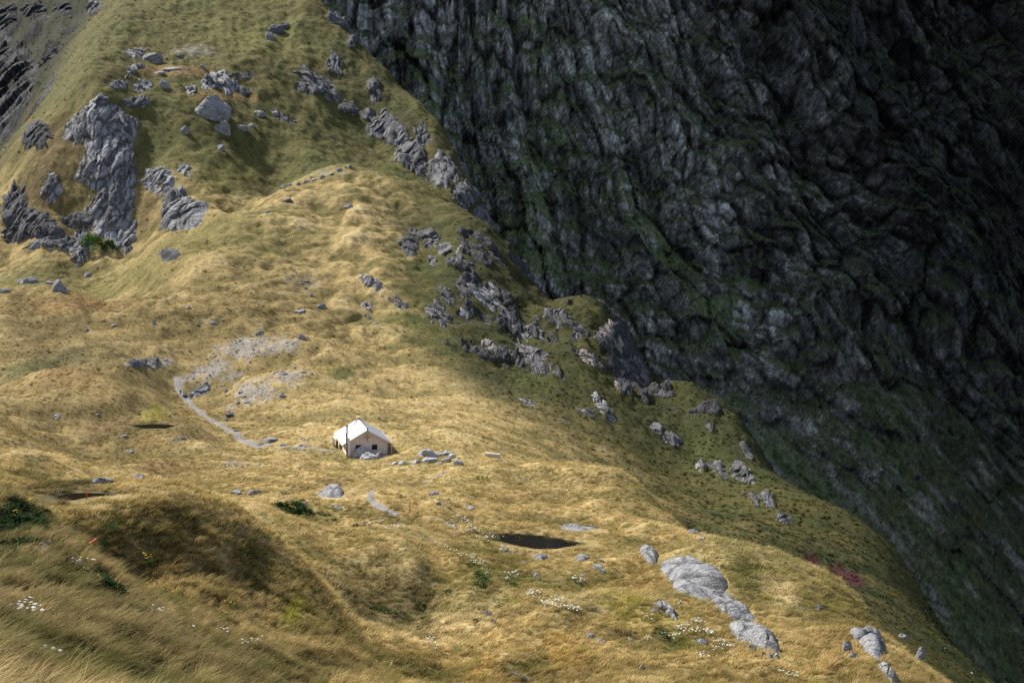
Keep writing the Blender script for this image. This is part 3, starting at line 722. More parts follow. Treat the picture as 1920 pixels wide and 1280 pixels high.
def scatter(name, pts, rot, scl, colr, protos):
    """one object of many grass tufts, put on points by geometry nodes"""
    me = bpy.data.meshes.new(name)
    me.vertices.add(len(pts)); me.vertices.foreach_set("co", np.ascontiguousarray(pts, dtype=np.float32).ravel())
    a = me.attributes.new("rot", 'FLOAT_VECTOR', 'POINT'); a.data.foreach_set("vector", np.ascontiguousarray(rot, dtype=np.float32).ravel())
    set_val(me, "scl", scl); set_col(me, "Col", colr)
    o = link(tag(bpy.data.objects.new(name, me), kind="stuff"))
    ng = bpy.data.node_groups.new(name, 'GeometryNodeTree')
    ng.interface.new_socket("Geometry", in_out='INPUT', socket_type='NodeSocketGeometry')
    ng.interface.new_socket("Geometry", in_out='OUTPUT', socket_type='NodeSocketGeometry')
    N = ng.nodes.new; L = ng.links.new
    gi, go = N("NodeGroupInput"), N("NodeGroupOutput")
    iop = N("GeometryNodeInstanceOnPoints"); join = N("GeometryNodeJoinGeometry")
    for p in reversed(protos):
        oi = N("GeometryNodeObjectInfo"); oi.inputs["Object"].default_value = p; oi.inputs["As Instance"].default_value = True
        L(oi.outputs["Geometry"], join.inputs[0])
    def named(nm, typ):
        nd = N("GeometryNodeInputNamedAttribute"); nd.data_type = typ; nd.inputs["Name"].default_value = nm
        return nd.outputs[0]
    rv = N("FunctionNodeRandomValue"); rv.data_type = 'INT'
    rv.inputs[4].default_value = 0; rv.inputs[5].default_value = len(protos) - 1
    L(gi.outputs[0], iop.inputs["Points"]); L(join.outputs[0], iop.inputs["Instance"])
    iop.inputs["Pick Instance"].default_value = True
    L(rv.outputs[2], iop.inputs["Instance Index"])
    L(named("rot", 'FLOAT_VECTOR'), iop.inputs["Rotation"]); L(named("scl", 'FLOAT'), iop.inputs["Scale"])
    L(iop.outputs[0], go.inputs[0])
    m = o.modifiers.new("tufts", 'NODES'); m.node_group = ng
    return o
def proto(me):
    return bpy.data.objects.new(me.name, me)          # never linked to the scene: only instanced

SLAB_POLYS = []
KEEP_CLEAR = []          # (x, y, radius) kept free of tufts: rocks, hut, tracks
def grass_points(n, y0, y1, umax=0.44, seed=1):
    r = np.random.default_rng(seed)
    u = r.uniform(-umax, umax, n); y = np.exp(r.uniform(math.log(y0), math.log(y1), n)); x = u * y
    keep = np.ones(n, bool)
    for _z, poly in POOLS:
        cx_ = np.mean([p[0] for p in poly]); cy_ = np.mean([p[1] for p in poly])
        s = (np.abs(x - cx_) < 20) & (np.abs(y - cy_) < 20)
        if s.any(): keep[np.nonzero(s)[0][poly_sdf(x[s], y[s], poly) < 0.35 + 1.6 * (y[s] < cy_)]] = False
    for poly in SLAB_POLYS:
        cx_ = np.mean([p[0] for p in poly]); cy_ = np.mean([p[1] for p in poly])
        s = (np.abs(x - cx_) < 9) & (np.abs(y - cy_) < 12)
        if s.any(): keep[np.nonzero(s)[0][poly_sdf(x[s], y[s], poly) < -0.02]] = False
    keep &= bil(bare, x, y) < 0.35
    keep &= r.random(n) > bil(stonym, x, y) * 0.85
    for cx_, cy_, rad in KEEP_CLEAR:
        keep &= ((x - cx_) ** 2 + (y - cy_) ** 2) > rad * rad
    keep &= ~((np.abs((x - HUT.x) * math.cos(HUT_ROT) + (y - HUT.y) * math.sin(HUT_ROT)) < 5.6) & (np.abs(-(x - HUT.x) * math.sin(HUT_ROT) + (y - HUT.y) * math.cos(HUT_ROT)) < 8))
    x, y = x[keep], y[keep]
    return x, y, r
def grow(name, n, y0, y1, protos, size0, size1, seed, sink=0.0, umax=0.44, tone=1.0, gap=0.0, var=0.28, mask=None, minlum=0.62):
    x, y, r = grass_points(n, y0, y1, umax, seed)
    kp = r.random(len(x)) > gap * sstep(0.25, -0.45, fbm2(x / 2.8, y / 2.2, 201 + seed, 2))
    if mask is not None: kp &= r.random(len(x)) < bil(mask, x, y)
    x, y = x[kp], y[kp]
    z = bil(ZZ, x, y) - sink
    k = len(x)
    c = np.stack([bil(vegcol[..., i], x, y) for i in range(3)], -1)
    c = c * (r.uniform(1 - var, 1 + var, (k, 1)) * tone)
    q = r.random(k)
    c = np.where((q < 0.13)[:, None], c * np.array([0.42, 0.46, 0.40]), c); c = np.where(((q > 0.13) & (q < 0.24))[:, None], c * np.array([0.62, 0.78, 0.55]), c)
    c = np.where((q > 0.86)[:, None], c * np.array([1.2, 1.22, 1.3]), c)
    lum = c.mean(-1)
    clump = fbm2(x / 2.8, y / 2.2, 201 + seed, 2)
    s = lerp(size0, size1, (np.log(y) - math.log(y0)) / (math.log(y1) - math.log(y0))) * r.uniform(0.6, 1.25, k) * (1 + 0.45 * clump) * lerp(minlum, 1.0, sstep(0.03, 0.15, lum))
    s = np.clip(s, 0.1, None)
    wind = 0.35 * fbm2(x / 25, y / 25, 207, 2) + r.normal(0, 0.30, k) + math.radians(12)
    rot = np.stack([r.normal(0, 0.12, k), r.normal(0, 0.12, k), wind], -1)
    return scatter(name, np.stack([x, y, z], -1), rot, s, np.clip(c, 0.01, 0.8), protos)
ORD = 'first second third fourth fifth sixth seventh eighth ninth tenth eleventh twelfth thirteenth fourteenth fifteenth sixteenth seventeenth eighteenth nineteenth twentieth'.split() + ['twenty-' + w for w in 'first second third fourth fifth sixth seventh eighth ninth'.split()]
# ------------------------------------------------------------------ rocks
def rock_material(name, light, mid, dark, lichen=0.4, crack=0.8, scale=1.0, relief=0.7):
    g = NT(name)
    geo = g.n("ShaderNodeNewGeometry"); mp = g.n("ShaderNodeMapping"); mp.inputs["Rotation"].default_value = (0.3, 0.5, 0.6); mp.inputs["Scale"].default_value = (scale, scale * 0.7, scale * 1.6)
    g.l(geo.outputs["Position"], mp.inputs["Vector"]); v = mp.outputs[0]
    a = g.noise(v, 0.55, 5, 0.65, 0.4); b = g.noise(v, 2.6, 6, 0.75); c2 = g.noise(v, 9.0, 3, 0.7)
    c = g.mix(g.ramp(a, 0.34, 0.62), mid, light)
    c = g.mix(g.ramp(b, 0.54, 0.70, 0.0, lichen), c, dark)
    c = g.mix(g.ramp(c2, 0.35, 0.75, 0.0, 0.22), c, dark)
    mp2 = g.n("ShaderNodeMapping"); mp2.inputs["Rotation"].default_value = (0.2, 0.9, 0.5); mp2.inputs["Scale"].default_value = (scale * 0.35, scale * 1.5, scale * 1.2)
    g.l(geo.outputs["Position"], mp2.inputs["Vector"])
    j1 = g.math('ABSOLUTE', g.math('SUBTRACT', g.noise(mp2.outputs[0], 0.8, 3, 0.55, 0.3), 0.5)); j2 = g.math('ABSOLUTE', g.math('SUBTRACT', g.noise(v, 1.3, 4, 0.6, 0.5), 0.5))
    s1 = g.noise(mp2.outputs[0], 3.2, 5, 0.7)
    c = g.mix(g.ramp(s1, 0.55, 0.72, 0.0, 0.6), c, dark)
    c = g.mix(g.ramp(j1, 0.0, 0.018, crack, 0.0), c, (0.035, 0.033, 0.03))
    c = g.mix(g.ramp(j2, 0.0, 0.010, crack * 0.5, 0.0), c, (0.06, 0.058, 0.05))
    c = g.mix(g.math('MULTIPLY', g.attr("crev").outputs["Fac"], 0.8), c, tuple(x * 0.5 for x in dark))
    h = g.math('ADD', g.math('MULTIPLY', b, 0.30), g.math('MULTIPLY', c2, 0.07))
    h = g.math('ADD', h, g.math('ADD', g.ramp(j1, 0.0, 0.05, -0.22, 0.0), g.ramp(j2, 0, 0.03, -0.10, 0.0)))
    h = g.math('ADD', h, g.math('MULTIPLY', a, 0.5))
    return g.finish(c, 0.9, g.bump(h, relief, 1.0 / scale), 0.2)
ROCK_PALE = rock_material("pale_rock", (0.40, 0.405, 0.415), (0.285, 0.29, 0.30), (0.085, 0.085, 0.085), 0.45)
ROCK_GREY = rock_material("grey_rock", (0.40, 0.405, 0.42), (0.25, 0.255, 0.27), (0.075, 0.075, 0.075))
ROCK_DARK = rock_material("dark_rock", (0.20, 0.20, 0.21), (0.11, 0.11, 0.115), (0.04, 0.04, 0.04), 0.6)
ROCK_FAR = rock_material("crag_rock", (0.38, 0.38, 0.385), (0.26, 0.26, 0.265), (0.085, 0.085, 0.085), 0.4, 0.8, 0.20, 0.35)
ROCK_PINK = rock_material("pinkish_rock", (0.42, 0.36, 0.33), (0.30, 0.26, 0.24), (0.09, 0.085, 0.08), 0.45, 0.8, 0.3, 0.4)
ROCK_SHADE = rock_material("shade_toned_rock", (0.24, 0.235, 0.235), (0.125, 0.125, 0.125), (0.05, 0.05, 0.048), 0.4, 0.8, 0.20, 0.4)  # darker rock tone, standing in for shade on rim and flank
ROCK_DEEP_SHADE = rock_material("shaded_black_rock", (0.085, 0.088, 0.095), (0.045, 0.047, 0.05), (0.02, 0.02, 0.02), 0.4, 0.8, 0.2, 0.5)  # upper left crag's shade put into a near-black rock colour
ROCK_WHITE = rock_material("lightened_white_rock", (0.62, 0.62, 0.62), (0.46, 0.465, 0.475), (0.12, 0.12, 0.12), 0.35)  # pale rock lightened to offset shade on camera-facing sides
MATS = {"w": ROCK_WHITE, "b": ROCK_DEEP_SHADE, "s": ROCK_SHADE, "p": ROCK_PALE, "g": ROCK_GREY, "d": ROCK_DARK, "f": ROCK_FAR, "k": ROCK_PINK}

def rock_shape(seed, sub, sx, sy, sz, cuts=7):
    r = random.Random(seed)
    bm = bmesh.new(); bmesh.ops.create_icosphere(bm, subdivisions=sub, radius=1.0)
    co = np.array([v.co[:] for v in bm.verts])
    for k in range(cuts):
        a = r.uniform(0, 2 * math.pi); el = r.uniform(-0.2, 1.3)
        nn = np.array([math.cos(a) * math.cos(el), math.sin(a) * math.cos(el), math.sin(el)])
        off = r.uniform(0.50, 0.85); d = co @ nn - off
        co = co - np.clip(d, 0, None)[:, None] * nn * 0.94
    o3 = seed * 3.7
    nn = co / (np.linalg.norm(co, axis=1, keepdims=True) + 1e-9)
    dsp = vn3(co[:, 0] * 1.7 + o3, co[:, 1] * 1.7, co[:, 2] * 1.7, 301) * 0.16 + vn3(co[:, 0] * 4.5 + o3, co[:, 1] * 4.5, co[:, 2] * 4.5, 302) * 0.08
    if sub >= 4: dsp = dsp + vn3(co[:, 0] * 11 + o3, co[:, 1] * 11, co[:, 2] * 11, 303) * 0.04
    co = (co + nn * dsp[:, None]) * np.array([sx, sy, sz])
    for v, c in zip(bm.verts, co): v.co = c
    return bm
def bm_to_obj(name, bm, mat, parent=None, smooth=False):
    me = bpy.data.meshes.new(name); bm.to_mesh(me); bm.free()
    if smooth: me.polygons.foreach_set("use_smooth", np.ones(len(me.polygons), dtype=bool))
    me.materials.append(mat)
    return link(bpy.data.objects.new(name, me), parent)
_seed = [400]
def boulder(px, py, wpx, hpx, mat, label, group=None, name="boulder", cat="rock", depth=0.8, sink=0.25, yaw=None, tilt=0.0, sub=None):
    _seed[0] += 1; sd_ = _seed[0]; r = random.Random(sd_)
    p = P(px, py + hpx * 0.30); s = p.y / F
    w, h = wpx * s, hpx * s
    sub = sub or (4 if wpx > 26 else 3 if wpx > 12 else 2)
    bm = rock_shape(sd_, sub, w * 0.62, w * 0.62 * depth, h * 0.78)
    o = bm_to_obj(name, bm, MATS[mat], smooth=sub >= 4)
    o.rotation_euler = (r.uniform(-.12, .12), tilt + r.uniform(-.1, .1), r.uniform(-0.4, 0.4) if yaw is None else yaw)
    o.location = (p.x, p.y + w * 0.2, p.z + h * (0.5 - sink) - h * 0.18)
    tag(o, label, cat, group)
    KEEP_CLEAR.append((p.x, p.y + w * 0.2, w * 0.42))
    return o
def slab(outline, height, mat, label, group=None, name="rock_slab", skew=0.0, rough=0.10, seed=1, power=2.6, lift=0.0):
    """a rock lying in the turf: its outline surveyed on the ground, its back swelling out of it"""
    pts = [P(a, b) for a, b in outline]
    poly = np.array([(p.x, p.y) for p in pts])
    # resample the rim
    M = 72
    nxt = np.roll(poly, -1, 0); L = np.hypot(*(nxt - poly).T); cum = np.concatenate([[0], np.cumsum(L)])
    s = np.linspace(0, cum[-1], M, endpoint=False); i = np.clip(np.searchsorted(cum, s, 'right') - 1, 0, len(poly) - 1)
    rim = poly[i] + (nxt[i] - poly[i]) * ((s - cum[i]) / (L[i] + 1e-9))[:, None]
    rim = (rim + np.roll(rim, 1, 0) * 0.5 + np.roll(rim, -1, 0) * 0.5) / 2
    c = rim.mean(0); R = 24
    jag = 1 + 0.05 * gn2(np.arange(M) / 4.0, np.full(M, seed * 1.7), 311)
    rs = np.linspace(0.04, 1.0, R) ** 0.8
    vx = c[0] + (rim[:, 0] - c[0])[None] * rs[:, None] * jag; vy = c[1] + (rim[:, 1] - c[1])[None] * rs[:, None] * jag
    ax = rim - c; u_, sv, vt = np.linalg.svd(ax, full_matrices=False); axis = vt[0] if vt[0][0] > 0 else -vt[0]
    al = ((vx - c[0]) * axis[0] + (vy - c[1]) * axis[1]) / (np.abs(ax @ axis).max())
    size = max(L.sum() / 4, 0.5)
    h = height * (1 - rs[:, None] ** power) * (1 + skew * al)
    h = h + size * rough * (gn2(vx / size * 2.2, vy / size * 2.2, 320 + seed) * 0.5 + np.abs(gn2(vx / size * 5, vy / size * 5, 330 + seed)) * 0.35 + 0.15 * gn2(vx / size * 13, vy / size * 13, 340 + seed)) * (1 - rs[:, None] ** 6)
    rr = np.random.default_rng(seed + 70); ns = 11
    lat = -(vx - c[0]) * axis[1] + (vy - c[1]) * axis[0]; lon = (vx - c[0]) * axis[0] + (vy - c[1]) * axis[1]
    s1 = rr.uniform(lon.min(), lon.max(), ns); s2 = rr.uniform(lat.min(), lat.max(), ns)
    dist = np.hypot(((lon + 0.06 * size * gn2(vx / size * 3, vy / size * 3, 371)).ravel()[:, None] - s1) / 1.6, lat.ravel()[:, None] - s2)
    o2 = np.argsort(dist, axis=1)[:, :2]; r0 = np.arange(len(o2)); ii = o2[:, 0]; cell = size * 0.5
    gapw = ((dist[r0, o2[:, 1]] - dist[r0, ii]) / cell).reshape(vx.shape); joint = 1 - sstep(0.02, 0.10, gapw)
    fac = (rr.normal(0, .16, ns)[ii] + rr.normal(0, .30, ns)[ii] * (lon.ravel() - s1[ii]) / cell + rr.normal(0, .35, ns)[ii] * (lat.ravel() - s2[ii]) / cell).clip(-.6, .6).reshape(vx.shape)
    h = h * 0.72 + height * 0.34 * fac * (1 - rs[:, None] ** 5) - height * 0.16 * joint * (1 - rs[:, None] ** 4)
    zb = bil(ZZ, vx, vy)
    vz = zb + h + lift - 0.35 * rs[:, None] ** 8
    V = np.stack([vx, vy, vz], -1).reshape(-1, 3)
    org = Vector((c[0], c[1], float(bil(ZZ, c[:1], c[1:])[0])))
    V = V - np.array(org)
    bot = len(V); V = np.concatenate([V, np.stack([rim[:, 0] - org.x, rim[:, 1] - org.y, vz[-1] - org.z - 1.2], -1), [[0, 0, -1.5]], [[0, 0, float(h[0].mean()) + lift]]])
    F_ = []
    for a in range(R - 1):
        for b in range(M):
            b2 = (b + 1) % M; F_.append((a * M + b, (a + 1) * M + b, (a + 1) * M + b2, a * M + b2))
    for b in range(M):
        b2 = (b + 1) % M
        F_.append(((R - 1) * M + b, bot + b, bot + b2, (R - 1) * M + b2)); F_.append((bot + b, bot + M, bot + b2)); F_.append((b, b2, bot + M + 1))
    me = bpy.data.meshes.new(name); me.from_pydata([tuple(v) for v in V], [], F_)
    cv = (sstep(0.45, 0.80, al + 0.25 * gn2(vx / size * 4, vy / size * 4, 350 + seed)) * (0.85 if skew > 0 else 0.0) + 0.85 * joint + 0.5 * (1 - sstep(0.0, 0.035, np.abs(gn2(vx / size * 1.6, vy / size * 3.0, 360 + seed))))).clip(0, 1)  # darkens the right end of skewed slabs, the joints and crack lines
    set_val(me, "crev", np.concatenate([cv.ravel(), np.zeros(M + 2)]))
    bm = bmesh.new(); bm.from_mesh(me); bmesh.ops.recalc_face_normals(bm, faces=bm.faces); bm.to_mesh(me); bm.free()
    me.polygons.foreach_set("use_smooth", np.ones(len(me.polygons), dtype=bool)); me.materials.append(MATS[mat])
    o = link(bpy.data.objects.new(name, me)); o.location = org
    tag(o, label, "rock", group)
    SLAB_POLYS.append([tuple(q) for q in rim[::2]])
    return o

def outcrop(px, py, w, h, mat, label, group=None, rot=0.0, seed=None, bulge=0.20, name="rock_outcrop", cat="outcrop", flute=1.0):
    """bedrock breaking through a slope: a ragged sheet that follows the ground and swells out of it"""
    _seed[0] += 1; k0 = _seed[0]
    p = P(px, py); s = p.y / F
    e = max(3.0, 0.35 * (w + h) * s)
    zx = (Zat(p.x + e, p.y) - Zat(p.x - e, p.y)) / (2 * e); zy = (Zat(p.x, p.y + e) - Zat(p.x, p.y - e)) / (2 * e)
    zx, zy = max(-2.0, min(2.0, zx)), max(-0.5, min(2.5, zy))
    nrm = np.array([-zx, -zy, 1.0]); nrm /= np.linalg.norm(nrm)
    if nrm @ np.array(p.normalized()) > -0.12:          # seen edge-on: turn it to the open side
        nrm = nrm - np.array(p.normalized()) * 0.5; nrm /= np.linalg.norm(nrm)
    w, h = w * 1.15, h * 1.15
    R, M = (30, 110) if max(w, h) > 70 else (20, 72) if max(w, h) > 35 else (10, 36)
    th = np.linspace(0, 2 * math.pi, M, endpoint=False); rs = np.linspace(0.0, 1, R)
    jag = 1 + 0.30 * gn2(np.cos(th) * 1.6 + k0 * 3.1, np.sin(th) * 1.6, 501) + 0.22 * gn2(np.cos(th) * 4 + k0, np.sin(th) * 4, 502) + 0.12 * gn2(np.cos(th) * 9 + k0, np.sin(th) * 9, 503)
    ox = (w / 2) * np.cos(th)[None] * rs[:, None] * jag; oy = (h / 2) * np.sin(th)[None] * rs[:, None] * jag
    cr, sr = math.cos(rot), math.sin(rot)
    qx = px + ox * cr - oy * sr; qy = py + ox * sr + oy * cr
    U = (qx - 960.0) / F; CZ = (640.0 - qy) / F
    den = CP + CZ * math.sin(PITCH); U = U / den; T = (-math.sin(PITCH) + CZ * CP) / den
    pv = np.array(p); yq = (pv @ nrm) / (U * nrm[0] + nrm[1] + T * nrm[2])
    lim = 1.6 * (w + h) * s; yq = np.clip(yq, p.y - lim, p.y + lim)
    X_, Y_, Z_ = U * yq, yq, T * yq
    zt = bil(ZZ, X_, Y_); mz = 0.22 * (w + h) * s
    Z_ = Z_ + np.clip(zt - Z_, -mz, mz)
    dn = np.array([0, 0, -1.0]); dn = dn - nrm * (dn @ nrm); dn /= np.linalg.norm(dn) + 1e-9; ac = np.cross(nrm, dn)
    rel = np.stack([X_ - p.x, Y_ - p.y, Z_ - p.z], -1); a_ = rel @ ac; d_ = rel @ dn
    sz = min(w, h) * s; big = math.sqrt(w * h) * s
    env = 1 - rs[:, None] ** 3
    a_ = a_ + 0.15 * d_
    rr = np.random.default_rng(k0); ns = 60 if max(w, h) > 70 else 28 if max(w, h) > 35 else 10
    lo_a, hi_a, lo_d, hi_d = a_.min(), a_.max(), d_.min(), d_.max()
    sa = rr.uniform(lo_a, hi_a, ns); sdn = rr.uniform(lo_d, hi_d, ns); el = 5.0
    wa = a_ + 0.05 * big * gn2(a_ / (big * .2) + k0, d_ / (big * .2), 521); wd = d_ + 0.05 * big * gn2(a_ / (big * .2), d_ / (big * .2) + k0, 522)
    dist = np.hypot(wa.ravel()[:, None] - sa, (wd.ravel()[:, None] - sdn) / el)
    o2 = np.argsort(dist, axis=1)[:, :2]; ii = o2[:, 0]; r0 = np.arange(len(ii))
    cell = math.sqrt((hi_a - lo_a) * (hi_d - lo_d) / ns / el)
    crev = (1 - sstep(0.04, 0.28, (dist[r0, o2[:, 1]] - dist[r0, ii]) / cell)).reshape(a_.shape)
    blk = (rr.normal(0, .32, ns)[ii] + rr.normal(0, .34, ns)[ii] * (a_.ravel() - sa[ii]) / cell + rr.normal(0.12, .22, ns)[ii] * (d_.ravel() - sdn[ii]) / cell).clip(-1, 1).reshape(a_.shape)
    f1 = gn2(a_ / (big * .2) + k0, d_ / (big * .9), 511); f4 = gn2(a_ / (big * .05) + k0, d_ / (big * .2), 514)
    disp = sz * bulge * 0.55 * env + flute * (cell * 0.36 * blk - cell * 0.10 * crev + big * (0.045 * f1 + 0.008 * f4)) * (0.3 + 0.7 * env) - 0.06 * sz * rs[:, None] ** 6
    V = np.stack([X_, Y_, Z_], -1) + disp[..., None] * nrm
    V = (V - pv).reshape(-1, 3)
    Fc = [(a * M + b, (a + 1) * M + b, (a + 1) * M + (b + 1) % M, a * M + (b + 1) % M) for a in range(R - 1) for b in range(M)]
    me = bpy.data.meshes.new(name); me.from_pydata([tuple(v) for v in V], [], Fc)
    set_val(me, "crev", crev.ravel())
    # close it at the back, inside the hill
    bm = bmesh.new(); bm.from_mesh(me); bmesh.ops.remove_doubles(bm, verts=bm.verts, dist=1e-4)
    rim_ = [e_ for e_ in bm.edges if len(e_.link_faces) == 1]
    g_ = bmesh.ops.extrude_edge_only(bm, edges=rim_)
    for v in g_["geom"]:
        if isinstance(v, bmesh.types.BMVert): v.co = v.co * 0.8 - Vector(nrm) * sz * 0.35
    bmesh.ops.recalc_face_normals(bm, faces=bm.faces)
    if sum((f.normal.dot(Vector(nrm)) * f.calc_area()) for f in bm.faces) < 0: bmesh.ops.reverse_faces(bm, faces=bm.faces)
    bm.to_mesh(me); bm.free(); me.materials.append(MATS[mat])
    me.polygons.foreach_set("use_smooth", np.zeros(len(me.polygons), dtype=bool))
    o = link(bpy.data.objects.new(name, me)); o.location = p
    tag(o, label, cat, group)
    KEEP_CLEAR.append((p.x, p.y, min(w, h) * s * 0.35))
    return o

G1 = "pale slabs in a line down the shelf's right side"
slab([(1194,1028),(1210,1024),(1222,1030),(1236,1045),(1232,1062),(1216,1058),(1202,1046)], 0.9, "p", "cracked pale rock at the upper end of the long line of slabs", G1, seed=1)
slab([(1228,1056),(1240,1044),(1262,1036),(1292,1044),(1322,1056),(1352,1062),(1368,1090),(1371,1112),(1350,1116),(1310,1106),(1270,1096),(1240,1078)], 1.2, "p", "largest pale slab of the line, its right end an overhanging dark face", G1, skew=0.55, seed=2, rough=.07)
slab([(1244,1084),(1270,1082),(1300,1090),(1335,1100),(1356,1118),(1345,1130),(1310,1124),(1268,1110)], 0.8, "p", "smooth pale slab lying just below the largest slab", G1, seed=3, rough=.06)
slab([(1322,1108),(1350,1110),(1380,1122),(1408,1146),(1424,1166),(1404,1174),(1374,1168),(1352,1150),(1332,1130)], 0.9, "p", "narrow pale slab linking the largest slab and the whale-backed boulder", G1, seed=4)
slab([(1362,1158),(1392,1160),(1424,1170),(1446,1182),(1462,1204),(1469,1226),(1452,1230),(1430,1220),(1400,1206),(1376,1194),(1364,1178)], 1.4, "p", "whale-backed pale boulder with a broken dark right end", G1, skew=0.35, seed=5, rough=.05)
boulder(1412,1217,18,18,"g","squarish grey block propped at the whale-backed boulder's foot",yaw=.3)
for (x,y,w,l) in [(1432,1226,10,"small rubble stone under the whale-backed boulder, nearest the squarish block"),(1444,1230,11,"small rubble stone in the middle of the rubble under the whale-backed boulder"),(1458,1231,12,"dark rubble stone at the right tip of the whale-backed boulder")]:
    boulder(x,y,w,w,"g",l,"rubble under the whale-backed boulder",name="stone",cat="stone")
slab([(1222,1130),(1240,1126),(1256,1132),(1268,1146),(1273,1166),(1262,1162),(1246,1148),(1230,1138)], 0.7, "p", "curved pale slab alone in the turf left of the slab line", seed=6)
boulder(1228,1144,13,9,"p","little pale stone touching the curved slab's left end",name="stone",cat="stone")
slab([(1300,1200),(1312,1196),(1328,1200),(1332,1208),(1318,1212),(1304,1206)], 0.35, "g", "flat blue-grey rock among daisies left of the whale-backed boulder", seed=7)
slab([(1580,1184),(1606,1188),(1634,1196),(1656,1208),(1664,1230),(1656,1246),(1640,1240),(1622,1222),(1600,1200)], 1.5, "p", "big pale knobbly rock near the bottom right of the shelf", skew=.3, seed=8, rough=.10)
slab([(1640,1244),(1660,1250),(1676,1268),(1690,1285),(1676,1290),(1656,1270)], 0.9, "p", "pale rock tail running out of the bottom edge below the knobbly rock", seed=9)
boulder(1588,1212,20,34,"g","upright grey rock at the left of the big knobbly rock",yaw=.5); boulder(1602,1232,22,14,"g","low grey rock below the upright grey one beside the knobbly rock")
boulder(1616,1238,22,12,"p","long pale stone lying below the big knobbly rock",name="stone",cat="stone")
slab([(1045,992),(1062,986),(1100,989),(1130,992),(1153,1002),(1130,1000),(1100,997),(1065,997)], 0.35, "p", "long thin pale slab in the turf behind the dark pool", seed=10)
slab([(995,1040),(1010,1036),(1028,1040),(1031,1046),(1016,1052),(1000,1047)], 0.55, "g", "grey rock just in front of the dark pool", seed=11)
slab([(992,1070),(1002,1069),(1012,1078),(1014,1086),(1003,1083)], 0.4, "g", "small tilted grey slab in front of the grey rock by the pool", seed=12)
slab([(975,1052),(986,1052),(985,1057),(976,1057)], 0.25, "p", "tiny pale stone sunk in turf left of the tilted grey slab", seed=13)
boulder(1097,1046,30,16,"p","white rock with a dark hollow under it, right of the pool",sub=4); boulder(1127,1050,11,9,"p","small white stone right of the hollowed white rock",name="stone",cat="stone"); boulder(1115,1044,9,7,"p","pebble-like white stone at the hollowed white rock's right shoulder",name="stone",cat="stone")
slab([(1105,1062),(1118,1060),(1132,1066),(1140,1078),(1130,1077),(1116,1069)], 0.6, "p", "pale two-humped slab below the hollowed white rock", seed=14)
boulder(1103,1070,9,8,"p","small pinkish-white stone left of the two-humped slab",name="stone",cat="stone"); slab([(1086,1078),(1098,1077),(1099,1082),(1088,1083)],.2,"g","flat stone below the small pinkish-white stone",seed=15,name="stone")
slab([(1095,1190),(1106,1187),(1120,1192),(1112,1197),(1100,1196)],.3,"p","upper of two flat pale rocks near the middle of the lower meadow",seed=16); slab([(1110,1200),(1126,1200),(1142,1202),(1134,1208),(1118,1207)],.35,"p","lower of two flat pale rocks near the middle of the lower meadow",seed=17)
boulder(1206,1252,13,18,"g","small upright grey stone low in the tawny meadow",name="stone",cat="stone")
slab([(1174,1190),(1184,1196),(1194,1208),(1190,1212),(1180,1202)],.35,"g","narrow grey rock slanting downhill beside the two flat pale rocks",seed=18)
boulder(815,927,25,13,"p","bright white boulder above the flower-lined bank",yaw=0.0); boulder(823,944,11,9,"p","small grey-white stone below the bright white boulder",name="stone",cat="stone"); boulder(880,952,24,11,"p","pale wedge of rock right of the bright white boulder",tilt=.25); boulder(842,936,7,6,"p","tiny pale stone between the white boulder and the pale wedge",name="stone",cat="stone")
slab([(828,976),(838,977),(850,986),(860,997),(852,996),(838,985)],.4,"g","dark-streaked rock rib along the top of the flowery bank",seed=19)
slab([(902,1141),(914,1148),(930,1157),(924,1161),(908,1154)],.5,"d","dark split rock at the foot of the flowery bank",seed=20); boulder(926,1164,14,7,"d","dark stone just right of the dark split rock",name="stone",cat="stone")
slab([(948,1258),(962,1257),(980,1264),(1000,1276),(990,1278),(965,1268)],.35,"g","thin grey rock strip at the bottom edge of the meadow",seed=21)
slab([(1590,1140),(1604,1136),(1616,1141),(1604,1146)],.3,"g","flat grey rock on the pale grass near the right brink",seed=22) if False else None
slab([(1523,1140),(1536,1135),(1546,1140),(1536,1145)],.3,"g","flat grey rock on pale grass between the slab line and the brink",seed=22); boulder(1497,1143,10,6,"p","small white stone left of the flat grey rock near the brink",name="stone",cat="stone"); boulder(1508,1141,12,6,"g","grey stone beside the small white stone near the brink",name="stone",cat="stone")
